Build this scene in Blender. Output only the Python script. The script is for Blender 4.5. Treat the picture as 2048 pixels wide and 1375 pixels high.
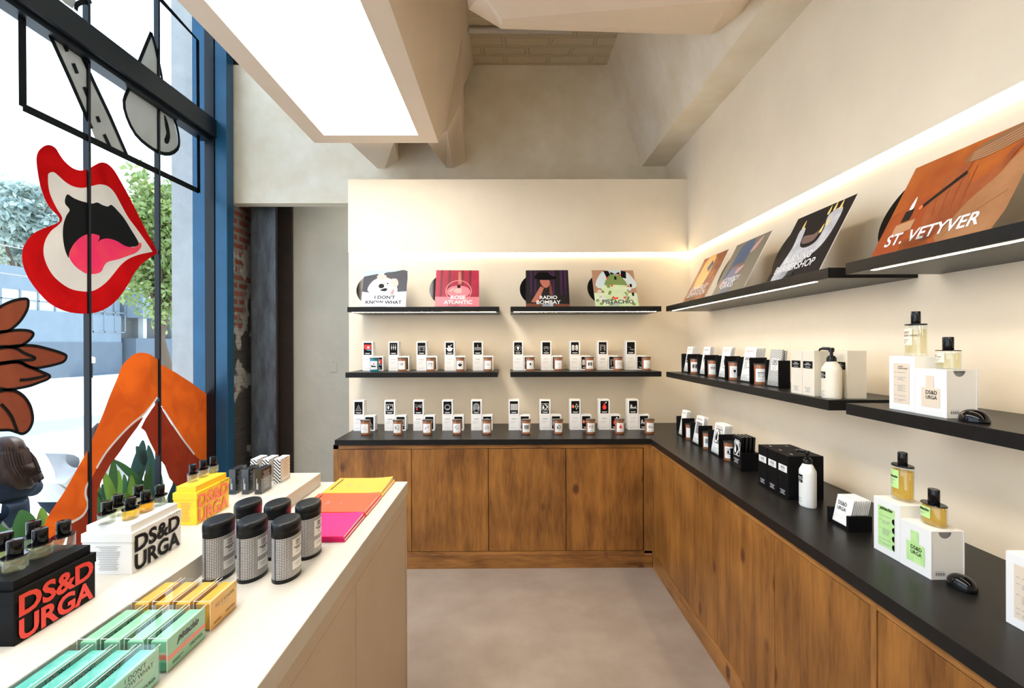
import bpy, bmesh, math, random
from mathutils import Vector, Matrix
random.seed(7)
for o in list(bpy.data.objects): bpy.data.objects.remove(o)
SC = bpy.context.scene
COL = SC.collection
PI = math.pi

# ---------------------------------------------------------------- camera
F_PX = 1020.0; YAW = 0.0070; ROLL = 0.0031; EYE = Vector((0, 0, 1.5))
fw = Vector((math.sin(YAW), math.cos(YAW), 0))
r0 = Vector((math.cos(YAW), -math.sin(YAW), 0)); u0 = Vector((0, 0, 1))
rt = r0*math.cos(ROLL) - u0*math.sin(ROLL); up = u0*math.cos(ROLL) + r0*math.sin(ROLL)
cam = bpy.data.cameras.new('camera'); camo = bpy.data.objects.new('camera', cam); COL.objects.link(camo)
m = Matrix((rt, up, -fw)).transposed().to_4x4(); m.translation = EYE
camo.matrix_world = m
cam.sensor_width = 36; cam.lens = F_PX/2048*36; cam.clip_start = 0.02; cam.clip_end = 400
SC.camera = camo

def ray(x, y): return fw + rt*((x-1024)/F_PX) - up*((y-687.5)/F_PX)
def on(x, y, ax, v):          # where the sight line through a picture point meets an axis plane of the room
    d = ray(x, y); t = (v-EYE[ax])/d[ax]; return EYE + d*t

# ---------------------------------------------------------------- world, sun, exposure
W = bpy.data.worlds.new('World'); SC.world = W; W.use_nodes = True
nt = W.node_tree; nt.nodes.clear()
bg = nt.nodes.new('ShaderNodeBackground'); wo = nt.nodes.new('ShaderNodeOutputWorld')
tc = nt.nodes.new('ShaderNodeTexCoord'); sx = nt.nodes.new('ShaderNodeSeparateXYZ'); cr = nt.nodes.new('ShaderNodeValToRGB')
cr.color_ramp.elements[0].position = 0.0; cr.color_ramp.elements[0].color = (0.80, 0.91, 1.0, 1)
cr.color_ramp.elements[1].position = 0.9; cr.color_ramp.elements[1].color = (0.42, 0.67, 1.0, 1)
nt.links.new(tc.outputs['Generated'], sx.inputs[0]); nt.links.new(sx.outputs['Z'], cr.inputs[0])
nt.links.new(cr.outputs[0], bg.inputs[0]); nt.links.new(bg.outputs[0], wo.inputs[0])
bg.inputs[1].default_value = 3.1
sun = bpy.data.lights.new('sun', 'SUN'); sun.energy = 7.0; sun.angle = 0.02; sun.color = (1, 0.95, 0.86)
suno = bpy.data.objects.new('sun', sun); COL.objects.link(suno)
suno.rotation_euler = Vector((0.12, 1.0, 1.25)).to_track_quat('Z', 'Y').to_euler()
SC.view_settings.view_transform = 'Standard'; SC.view_settings.look = 'None'
SC.view_settings.gamma = 1; SC.view_settings.use_curve_mapping = False
SC.view_settings.exposure = 0.12
SC.cycles.max_bounces = 10; SC.cycles.diffuse_bounces = 6; SC.cycles.transparent_max_bounces = 16
SC.cycles.use_denoising = True

# ---------------------------------------------------------------- materials
def nodes_of(name):
    m = bpy.data.materials.new(name); m.use_nodes = True
    return m, m.node_tree, m.node_tree.nodes['Principled BSDF']
def mat(name, col, rough=0.5, metal=0.0, trans=0.0, ior=1.45, emit=None, strength=0.0, coat=0.0, var=0.0, vscale=8.0, bump=0.0, bscale=40.0, stretch=None, col2=None, spec=None):
    m, nt, b = nodes_of(name)
    b.inputs['Base Color'].default_value = (*col, 1); b.inputs['Roughness'].default_value = rough
    b.inputs['Metallic'].default_value = metal; b.inputs['Transmission Weight'].default_value = trans
    b.inputs['IOR'].default_value = ior; b.inputs['Coat Weight'].default_value = coat
    if spec is not None: b.inputs['Specular IOR Level'].default_value = spec
    if emit: b.inputs['Emission Color'].default_value = (*emit, 1); b.inputs['Emission Strength'].default_value = strength
    if var or col2 or bump:
        tc = nt.nodes.new('ShaderNodeTexCoord'); mp = nt.nodes.new('ShaderNodeMapping')
        nt.links.new(tc.outputs['Object'], mp.inputs[0])
        if stretch: mp.inputs['Scale'].default_value = stretch
    if var or col2:
        n = nt.nodes.new('ShaderNodeTexNoise'); n.inputs['Scale'].default_value = vscale; n.inputs['Detail'].default_value = 6
        n.inputs['Roughness'].default_value = 0.6
        r = nt.nodes.new('ShaderNodeValToRGB')
        c2 = col2 or tuple(min(1, c*(1+var)) for c in col); c1 = col if col2 else tuple(c*(1-var) for c in col)
        r.color_ramp.elements[0].position = 0.3; r.color_ramp.elements[0].color = (*c1, 1)
        r.color_ramp.elements[1].position = 0.7; r.color_ramp.elements[1].color = (*c2, 1)
        nt.links.new(mp.outputs[0], n.inputs['Vector']); nt.links.new(n.outputs['Fac'], r.inputs[0]); nt.links.new(r.outputs[0], b.inputs['Base Color'])
    if bump:
        n2 = nt.nodes.new('ShaderNodeTexNoise'); n2.inputs['Scale'].default_value = bscale; n2.inputs['Detail'].default_value = 5
        bm = nt.nodes.new('ShaderNodeBump'); bm.inputs['Strength'].default_value = bump; bm.inputs['Distance'].default_value = 0.01
        nt.links.new(mp.outputs[0], n2.inputs['Vector']); nt.links.new(n2.outputs['Fac'], bm.inputs['Height']); nt.links.new(bm.outputs[0], b.inputs['Normal'])
    return m

def wood_mat(name, axis='z', dark=(0.11, 0.037, 0.0055), light=(0.39, 0.160, 0.031), seed=0.0):
    m, nt, b = nodes_of(name); L = nt.links.new
    tc = nt.nodes.new('ShaderNodeTexCoord'); mp = nt.nodes.new('ShaderNodeMapping'); L(tc.outputs['Object'], mp.inputs[0])
    mp.inputs['Location'].default_value = (seed, seed*0.7, seed*1.3)
    mp.inputs['Scale'].default_value = {'z': (1, 1, 0.12), 'x': (0.12, 1, 1), 'y': (1, 0.12, 1)}[axis]
    # grain direction is squeezed along the plank
    n = nt.nodes.new('ShaderNodeTexNoise'); n.inputs['Scale'].default_value = 14; n.inputs['Detail'].default_value = 8; n.inputs['Roughness'].default_value = 0.65
    n.inputs['Distortion'].default_value = 0.4
    L(mp.outputs[0], n.inputs['Vector'])
    w = nt.nodes.new('ShaderNodeTexNoise'); w.inputs['Scale'].default_value = 95; w.inputs['Detail'].default_value = 3
    L(mp.outputs[0], w.inputs['Vector'])
    big = nt.nodes.new('ShaderNodeTexNoise'); big.inputs['Scale'].default_value = 3.2; big.inputs['Detail'].default_value = 2
    L(tc.outputs['Object'], big.inputs['Vector'])
    a1 = nt.nodes.new('ShaderNodeMath'); a1.operation = 'MULTIPLY'; a1.inputs[1].default_value = 0.55; L(n.outputs['Fac'], a1.inputs[0])
    a2 = nt.nodes.new('ShaderNodeMath'); a2.operation = 'MULTIPLY_ADD'; a2.inputs[1].default_value = 0.22; L(w.outputs['Fac'], a2.inputs[0]); L(a1.outputs[0], a2.inputs[2])
    a3 = nt.nodes.new('ShaderNodeMath'); a3.operation = 'MULTIPLY_ADD'; a3.inputs[1].default_value = 0.35; L(big.outputs['Fac'], a3.inputs[0]); L(a2.outputs[0], a3.inputs[2])
    r = nt.nodes.new('ShaderNodeValToRGB'); r.color_ramp.elements[0].position = 0.42; r.color_ramp.elements[0].color = (*dark, 1)
    r.color_ramp.elements[1].position = 0.72; r.color_ramp.elements[1].color = (*light, 1)
    L(a3.outputs[0], r.inputs[0])
    # knots
    v = nt.nodes.new('ShaderNodeTexVoronoi'); v.inputs['Scale'].default_value = 6.0; v.inputs['Randomness'].default_value = 1.0
    mk = nt.nodes.new('ShaderNodeMapping'); mk.inputs['Scale'].default_value = (1, 1, 0.62); mk.inputs['Location'].default_value = (seed*2+0.3, seed, seed)
    L(tc.outputs['Object'], mk.inputs[0]); L(mk.outputs[0], v.inputs['Vector'])
    kr = nt.nodes.new('ShaderNodeValToRGB'); kr.color_ramp.elements[0].position = 0.09; kr.color_ramp.elements[0].color = (1, 1, 1, 1)
    kr.color_ramp.elements[1].position = 0.17; kr.color_ramp.elements[1].color = (0, 0, 0, 1); L(v.outputs['Distance'], kr.inputs[0])
    mx = nt.nodes.new('ShaderNodeMix'); mx.data_type = 'RGBA'; L(kr.outputs[0], mx.inputs[0]); L(r.outputs[0], mx.inputs[6]); mx.inputs[7].default_value = (0.10, 0.03, 0.008, 1)
    L(mx.outputs[2], b.inputs['Base Color']); b.inputs['Roughness'].default_value = 0.42
    bm = nt.nodes.new('ShaderNodeBump'); bm.inputs['Strength'].default_value = 0.12; bm.inputs['Distance'].default_value = 0.004; L(a2.outputs[0], bm.inputs['Height']); L(bm.outputs[0], b.inputs['Normal'])
    return m

def brick_mat(name, c1, c2, mortar, scale, plane='yz', bump=0.8, patchcol=None, patch=0.5, rough=0.85, msize=0.02, wob=0.012):
    m, nt, b = nodes_of(name); L = nt.links.new
    tc = nt.nodes.new('ShaderNodeTexCoord'); s = nt.nodes.new('ShaderNodeSeparateXYZ'); c = nt.nodes.new('ShaderNodeCombineXYZ'); L(tc.outputs['Object'], s.inputs[0])
    pick = {'yz': ('Y', 'Z'), 'xz': ('X', 'Z'), 'xy': ('X', 'Y')}[plane]
    L(s.outputs[pick[0]], c.inputs[0]); L(s.outputs[pick[1]], c.inputs[1])
    nz = nt.nodes.new('ShaderNodeTexNoise'); nz.inputs['Scale'].default_value = 9; nz.inputs['Detail'].default_value = 4; L(tc.outputs['Object'], nz.inputs['Vector'])
    wamt = wob; wob = nt.nodes.new('ShaderNodeVectorMath'); wob.operation = 'MULTIPLY_ADD'; wob.inputs[1].default_value = (wamt, wamt, wamt)
    L(nz.outputs['Color'], wob.inputs[0]); L(c.outputs[0], wob.inputs[2])
    br = nt.nodes.new('ShaderNodeTexBrick'); br.inputs['Scale'].default_value = scale; br.inputs['Color1'].default_value = (*c1, 1); br.inputs['Color2'].default_value = (*c2, 1)
    br.inputs['Mortar'].default_value = (*mortar, 1); br.inputs['Mortar Size'].default_value = msize; br.inputs['Mortar Smooth'].default_value = 0.2
    br.inputs['Brick Width'].default_value = 0.21; br.inputs['Row Height'].default_value = 0.075
    L(wob.outputs[0], br.inputs['Vector'])
    out = br.outputs['Color']
    if patchcol:
        pn = nt.nodes.new('ShaderNodeTexNoise'); pn.inputs['Scale'].default_value = 2.3; pn.inputs['Detail'].default_value = 6; L(tc.outputs['Object'], pn.inputs['Vector'])
        # plaster left on the lower part of the wall
        ma = nt.nodes.new('ShaderNodeMath'); ma.operation = 'MULTIPLY_ADD'; ma.inputs[1].default_value = -0.16; ma.inputs[2].default_value = patch; L(s.outputs['Z'], ma.inputs[0])
        ad = nt.nodes.new('ShaderNodeMath'); ad.operation = 'ADD'; L(pn.outputs['Fac'], ad.inputs[0]); L(ma.outputs[0], ad.inputs[1])
        rp = nt.nodes.new('ShaderNodeValToRGB'); rp.color_ramp.elements[0].position = 0.50; rp.color_ramp.elements[1].position = 0.515; L(ad.outputs[0], rp.inputs[0])
        rp2 = nt.nodes.new('ShaderNodeValToRGB'); rp2.color_ramp.elements[0].position = 0.57; rp2.color_ramp.elements[1].position = 0.59; L(ad.outputs[0], rp2.inputs[0])
        mx = nt.nodes.new('ShaderNodeMix'); mx.data_type = 'RGBA'; L(rp.outputs[0], mx.inputs[0]); L(out, mx.inputs[6]); mx.inputs[7].default_value = (*patchcol, 1)
        mx2 = nt.nodes.new('ShaderNodeMix'); mx2.data_type = 'RGBA'; L(rp2.outputs[0], mx2.inputs[0]); L(mx.outputs[2], mx2.inputs[6]); mx2.inputs[7].default_value = (0.07, 0.062, 0.055, 1)
        out = mx2.outputs[2]
    L(out, b.inputs['Base Color']); b.inputs['Roughness'].default_value = rough
    inv = nt.nodes.new('ShaderNodeMath'); inv.operation = 'MULTIPLY_ADD'; inv.inputs[1].default_value = -1.0; L(br.outputs['Fac'], inv.inputs[0]); L(nz.outputs['Fac'], inv.inputs[2])
    bm = nt.nodes.new('ShaderNodeBump'); bm.inputs['Strength'].default_value = bump; bm.inputs['Distance'].default_value = 0.012; L(inv.outputs[0], bm.inputs['Height']); L(bm.outputs[0], b.inputs['Normal'])
    return m

def paint_mat(name, col, col2=None):      # paint brushed on glass: daylight glows through it
    m = bpy.data.materials.new(name); m.use_nodes = True; nt = m.node_tree; nt.nodes.clear(); L = nt.links.new
    o = nt.nodes.new('ShaderNodeOutputMaterial'); d = nt.nodes.new('ShaderNodeBsdfDiffuse'); t = nt.nodes.new('ShaderNodeBsdfTranslucent'); mx = nt.nodes.new('ShaderNodeMixShader')
    tc = nt.nodes.new('ShaderNodeTexCoord'); n = nt.nodes.new('ShaderNodeTexNoise'); n.inputs['Scale'].default_value = 4; n.inputs['Detail'].default_value = 5; n.inputs['Distortion'].default_value = .8
    r = nt.nodes.new('ShaderNodeValToRGB'); c2 = col2 or tuple(c*0.86 for c in col)
    r.color_ramp.elements[0].position = 0.36; r.color_ramp.elements[0].color = (*c2, 1); r.color_ramp.elements[1].position = 0.62; r.color_ramp.elements[1].color = (*col, 1)
    L(tc.outputs['Object'], n.inputs['Vector']); L(n.outputs['Fac'], r.inputs[0]); L(r.outputs[0], d.inputs[0]); L(r.outputs[0], t.inputs[0])
    mx.inputs[0].default_value = 0.36; L(d.outputs[0], mx.inputs[1]); L(t.outputs[0], mx.inputs[2]); L(mx.outputs[0], o.inputs[0])
    return m

def pane_mat(name, tint=(0.97, 0.99, 1.0), refl=0.06):
    m = bpy.data.materials.new(name); m.use_nodes = True; nt = m.node_tree; nt.nodes.clear(); L = nt.links.new
    o = nt.nodes.new('ShaderNodeOutputMaterial'); t = nt.nodes.new('ShaderNodeBsdfTransparent'); g = nt.nodes.new('ShaderNodeBsdfGlossy'); mx = nt.nodes.new('ShaderNodeMixShader')
    t.inputs[0].default_value = (*tint, 1); g.inputs['Roughness'].default_value = 0.02
    f = nt.nodes.new('ShaderNodeLayerWeight'); f.inputs[0].default_value = 0.5
    pw = nt.nodes.new('ShaderNodeMath'); pw.operation = 'POWER'; pw.inputs[1].default_value = 5; L(f.outputs['Facing'], pw.inputs[0])
    ma = nt.nodes.new('ShaderNodeMath'); ma.operation = 'MULTIPLY_ADD'; ma.inputs[1].default_value = 0.6; ma.inputs[2].default_value = refl; L(pw.outputs[0], ma.inputs[0])
    L(ma.outputs[0], mx.inputs[0]); L(t.outputs[0], mx.inputs[1]); L(g.outputs[0], mx.inputs[2]); L(mx.outputs[0], o.inputs[0])
    return m

def liquid_mat(name, col, solid=0.4):
    m = bpy.data.materials.new(name); m.use_nodes = True; nt = m.node_tree; nt.nodes.clear(); L = nt.links.new
    o = nt.nodes.new('ShaderNodeOutputMaterial'); t = nt.nodes.new('ShaderNodeBsdfTransparent'); d = nt.nodes.new('ShaderNodeBsdfDiffuse'); tr = nt.nodes.new('ShaderNodeBsdfTranslucent'); g = nt.nodes.new('ShaderNodeBsdfGlossy'); g.inputs['Roughness'].default_value = 0.05
    for n in (t, d, tr): n.inputs[0].default_value = (*col, 1)
    m1 = nt.nodes.new('ShaderNodeMixShader'); m2 = nt.nodes.new('ShaderNodeMixShader'); m3 = nt.nodes.new('ShaderNodeMixShader')
    m1.inputs[0].default_value = 0.5; L(d.outputs[0], m1.inputs[1]); L(tr.outputs[0], m1.inputs[2])
    m2.inputs[0].default_value = solid; L(t.outputs[0], m2.inputs[1]); L(m1.outputs[0], m2.inputs[2]); m3.inputs[0].default_value = 0.05; L(m2.outputs[0], m3.inputs[1]); L(g.outputs[0], m3.inputs[2]); L(m3.outputs[0], o.inputs[0])
    return m

def check_mat(name, ca, cb, cell, kind='check'):
    m, nt, b = nodes_of(name); L = nt.links.new
    uv = nt.nodes.new('ShaderNodeUVMap'); uv.uv_map = 'UVMap'
    if kind == 'zig':      # chevron stripes
        s = nt.nodes.new('ShaderNodeSeparateXYZ'); L(uv.outputs[0], s.inputs[0])
        pp = nt.nodes.new('ShaderNodeMath'); pp.operation = 'PINGPONG'; pp.inputs[1].default_value = cell*3; L(s.outputs[0], pp.inputs[0])
        ad = nt.nodes.new('ShaderNodeMath'); ad.operation = 'ADD'; L(pp.outputs[0], ad.inputs[0]); L(s.outputs[1], ad.inputs[1])
        md = nt.nodes.new('ShaderNodeMath'); md.operation = 'MODULO'; md.inputs[1].default_value = cell*1.6; L(ad.outputs[0], md.inputs[0])
        gt = nt.nodes.new('ShaderNodeMath'); gt.operation = 'GREATER_THAN'; gt.inputs[1].default_value = cell*0.75; L(md.outputs[0], gt.inputs[0]); fac = gt.outputs[0]
    else:
        s = nt.nodes.new('ShaderNodeSeparateXYZ'); L(uv.outputs[0], s.inputs[0]); fs = []
        for k in (0, 1):
            md = nt.nodes.new('ShaderNodeMath'); md.operation = 'MODULO'; md.inputs[1].default_value = cell; L(s.outputs[k], md.inputs[0])
            gt = nt.nodes.new('ShaderNodeMath'); gt.operation = 'GREATER_THAN'; gt.inputs[1].default_value = cell*0.34; L(md.outputs[0], gt.inputs[0]); fs.append(gt.outputs[0])
        mu = nt.nodes.new('ShaderNodeMath'); mu.operation = 'MULTIPLY'; L(fs[0], mu.inputs[0]); L(fs[1], mu.inputs[1]); fac = mu.outputs[0]
    mx = nt.nodes.new('ShaderNodeMix'); mx.data_type = 'RGBA'; L(fac, mx.inputs[0]); mx.inputs[6].default_value = (*ca, 1); mx.inputs[7].default_value = (*cb, 1)
    L(mx.outputs[2], b.inputs['Base Color']); b.inputs['Roughness'].default_value = 0.4
    return m

M = {}
M['plaster'] = mat('limewash plaster', (0.79, 0.70, 0.56), 0.7, var=0.05, vscale=2.2, bump=0.06, bscale=14)
M['plaster_up'] = mat('limewash plaster upper', (0.72, 0.64, 0.49), 0.65, col2=(0.86, 0.82, 0.72), vscale=2.6, bump=0.05, bscale=14)
M['trough'] = mat('trough plaster', (0.70, 0.60, 0.48), 0.7, var=0.04, vscale=2)
M['oldplaster'] = mat('old painted plaster', (0.50, 0.48, 0.41), 0.8, var=0.07, vscale=3, bump=1.0, bscale=5)
M['brickceil'] = brick_mat('painted brick ceiling', (0.56, 0.49, 0.36), (0.60, 0.52, 0.39), (0.53, 0.46, 0.34), 0.55, 'xy', 1.0, msize=.010, wob=.05)
M['brick'] = brick_mat('red brick', (0.22, 0.055, 0.035), (0.30, 0.09, 0.06), (0.26, 0.21, 0.18), 1.0, 'yz', 0.9, patchcol=(0.42, 0.40, 0.36), patch=0.30)
M['floor'] = mat('polished concrete', (0.27, 0.21, 0.165), 0.36, col2=(0.36, 0.295, 0.24), vscale=3.5, bump=0.02, bscale=30)
M['black'] = mat('black laminate', (0.011, 0.0105, 0.010), 0.33, var=0.15, vscale=30, spec=.20)
M['blackm'] = mat('black card', (0.005, 0.005, 0.006), 0.45, spec=.12)
M['blackg'] = mat('black gloss plastic', (0.004, 0.004, 0.005), 0.07, spec=.38)
M['blacks'] = mat('black satin tin', (0.007, 0.008, 0.010), 0.36, spec=.3)
M['white'] = mat('white card', (0.82, 0.82, 0.81), 0.5)
M['whitep'] = mat('white plastic', (0.80, 0.80, 0.78), 0.35)
M['cream'] = mat('cream card', (0.78, 0.72, 0.60), 0.45)
M['grey'] = mat('grey print', (0.30, 0.30, 0.31), 0.6)
M['lgrey'] = mat('pale grey print', (0.58, 0.58, 0.59), 0.6)
M['sheensteel'] = mat('blue sky sheen steel', (0.012, 0.080, 0.165), 0.35, metal=0.2, var=0.15, vscale=3)  # frame's sky reflection put into the base colour; the outside post is blue
M['blkframe'] = mat('black steel', (0.005, 0.008, 0.013), 0.38, spec=.35)
M['rust'] = mat('mill scale steel', (0.14, 0.17, 0.20), 0.45, metal=0.5, col2=(0.06, 0.06, 0.065), vscale=3.5, stretch=(4, 4, 1), bump=0.15, bscale=60)
M['rustb'] = mat('rusty steel', (0.035, 0.018, 0.012), 0.7, col2=(0.015, 0.013, 0.012), vscale=6)
M['island'] = mat('pale plaster worktop', (0.55, 0.515, 0.45), 0.42, var=0.05, vscale=5, bump=0.04, bscale=60)
M['islside'] = mat('island plaster front', (0.52, 0.43, 0.33), 0.6, var=0.04, vscale=4)
M['gap'] = mat('dark joint', (0.02, 0.015, 0.01), 0.8)
M['glow'] = mat('skylight diffuser', (1, 1, 1), 0.5, emit=(1.0, 0.955, 0.88), strength=11.5)
M['led'] = mat('warm led diffuser', (1, 0.9, 0.7), 0.5, emit=(1.0, 0.76, 0.47), strength=23.0)
M['led2'] = mat('shelf led diffuser', (1, 0.9, 0.7), 0.5, emit=(1.0, 0.79, 0.54), strength=46.0)
M['led3'] = mat('middle shelf led diffuser', (1, 0.9, 0.7), 0.5, emit=(1.0, 0.78, 0.52), strength=26.0)
M['glassb'] = pane_mat('clear bottle glass', (0.96, 0.98, 0.97), 0.07)
M['pane'] = pane_mat('window glass', refl=0.015)
M['acrylic'] = pane_mat('clear acrylic', (0.93, 0.95, 0.96))
M['amber'] = mat('amber glass', (0.50, 0.20, 0.09), 0.06, trans=0.35, ior=1.45, coat=0.3)
M['tealg'] = mat('teal glass', (0.02, 0.30, 0.42), 0.06, trans=0.4, coat=0.3)
M['smoke'] = mat('smoked lid', (0.07, 0.055, 0.05), 0.15, trans=0.25)
M['red'] = mat('red print', (0.72, 0.045, 0.03), 0.4)
M['redbig'] = mat('bright red lettering', (0.85, 0.05, 0.035), 0.3)
M['coral'] = mat('coral print', (0.90, 0.22, 0.10), 0.4)
M['pinkp'] = mat('pink print', (0.90, 0.36, 0.33), 0.4)
M['yellow'] = mat('yellow card', (0.88, 0.58, 0.018), 0.42)
M['blueprint'] = mat('sky blue print', (0.03, 0.38, 0.62), 0.45)
M['greenlbl'] = mat('green marbled label', (0.42, 0.72, 0.24), 0.4, col2=(0.56, 0.82, 0.38), vscale=30)
M['creamlbl'] = mat('cream label', (0.83, 0.74, 0.60), 0.5)
M['tanlbl'] = mat('beige inlay', (0.74, 0.63, 0.50), 0.5)
M['liqy'] = liquid_mat('golden perfume', (0.98, 0.78, 0.24), .35)
M['liqp'] = liquid_mat('pale perfume', (0.98, 0.94, 0.76), .18)
M['liqc'] = liquid_mat('clear perfume', (0.93, 0.95, 0.88), .10)
M['liqo'] = liquid_mat('amber perfume', (0.98, 0.66, 0.12), .35)
M['check'] = check_mat('checked pattern', (0.012, 0.012, 0.014), (0.80, 0.81, 0.82), 0.0040)
M['hound'] = check_mat('houndstooth', (0.02, 0.02, 0.02), (0.80, 0.80, 0.80), 0.0060, 'zig')
M['zebra'] = check_mat('zebra stripes', (0.02, 0.02, 0.02), (0.80, 0.80, 0.80), 0.0080, 'zig')
M['pwhite'] = paint_mat('white window paint', (0.90, 0.92, 0.92), (0.84, 0.86, 0.86)); M['pgrey'] = paint_mat('pale grey window paint', (0.56, 0.56, 0.53))
M['pred'] = paint_mat('red window paint', (0.62, 0.012, 0.015), (0.48, 0.008, 0.01)); M['pblack'] = mat('black window paint', (0.004, 0.005, 0.006), 0.6, spec=.15)
M['ppink'] = paint_mat('neon pink window paint', (1.0, 0.16, 0.16), (0.98, 0.06, 0.22)); M['porange'] = paint_mat('orange window paint', (0.90, 0.24, 0.035), (0.74, 0.165, 0.03))
M['pdark'] = paint_mat('terracotta window paint', (0.46, 0.075, 0.035), (0.38, 0.055, 0.028)); M['pbrown'] = paint_mat('brown window paint', (0.34, 0.10, 0.055), (0.28, 0.08, 0.045))

# ---------------------------------------------------------------- mesh builder
class Flat:
    def __init__(s, o, r, u): s.o = Vector(o); s.r = Vector(r).normalized(); s.u = Vector(u).normalized(); s.n = s.r.cross(s.u)
    curved = False
    def __call__(s, x, y, l=0.0): return s.o + s.r*x + s.u*y + s.n*l
class Oval:         # skin of an upright oval cylinder; x runs round it from angle a0, y is height
    curved = True
    def __init__(s, c, a, b, a0):
        s.c = Vector(c); s.a = a; s.b = b; s.t = [a0]; s.d = [0.0]
        n = 400
        for i in range(1, n+1):
            t = a0 + 2*PI*i/n; p = (a*math.cos(t)-a*math.cos(s.t[-1]), b*math.sin(t)-b*math.sin(s.t[-1]))
            s.d.append(s.d[-1]+math.hypot(*p)); s.t.append(t)
        s.L = s.d[-1]
    def __call__(s, x, y, l=0.0):
        x = x % s.L; lo, hi = 0, len(s.d)-1
        while hi-lo > 1:
            mid = (lo+hi)//2
            if s.d[mid] <= x: lo = mid
            else: hi = mid
        t = s.t[lo] + (s.t[hi]-s.t[lo])*((x-s.d[lo])/(s.d[hi]-s.d[lo]))
        nx, ny = math.cos(t)/s.a, math.sin(t)/s.b; k = math.hypot(nx, ny)
        return s.c + Vector((s.a*math.cos(t)+nx/k*l, s.b*math.sin(t)+ny/k*l, y))

def cliphalf(poly, x0, keep_right):
    out = []
    for i in range(len(poly)):
        a, b = poly[i], poly[(i+1) % len(poly)]
        ia = (a[0] >= x0) if keep_right else (a[0] <= x0); ib = (b[0] >= x0) if keep_right else (b[0] <= x0)
        if ia: out.append(a)
        if ia != ib:
            t = (x0-a[0])/(b[0]-a[0]); out.append((x0, a[1]+t*(b[1]-a[1])))
    return out
_T = {}
def text_geo(s, bold=0.0, shear=0.0, space=1.0):
    k = (s, bold, shear, space)
    if k not in _T:
        c = bpy.data.curves.new('t', 'FONT'); c.body = s; c.size = 1; c.offset = bold; c.shear = shear; c.space_character = space
        c.resolution_u = 3; c.fill_mode = 'FRONT'; c.space_line = 0.82
        c.align_x = 'LEFT'
        o = bpy.data.objects.new('t', c); COL.objects.link(o); bpy.context.view_layer.update()
        me = bpy.data.meshes.new_from_object(o)
        vs = [(v.co.x, v.co.y) for v in me.vertices]; fs = [tuple(p.vertices) for p in me.polygons]
        bpy.data.objects.remove(o); bpy.data.curves.remove(c); bpy.data.meshes.remove(me)
        x0 = min(v[0] for v in vs); x1 = max(v[0] for v in vs); y0 = min(v[1] for v in vs); y1 = max(v[1] for v in vs)
        _T[k] = ([(v[0]-x0, v[1]-y0) for v in vs], fs, x1-x0, y1-y0)
    return _T[k]

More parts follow.
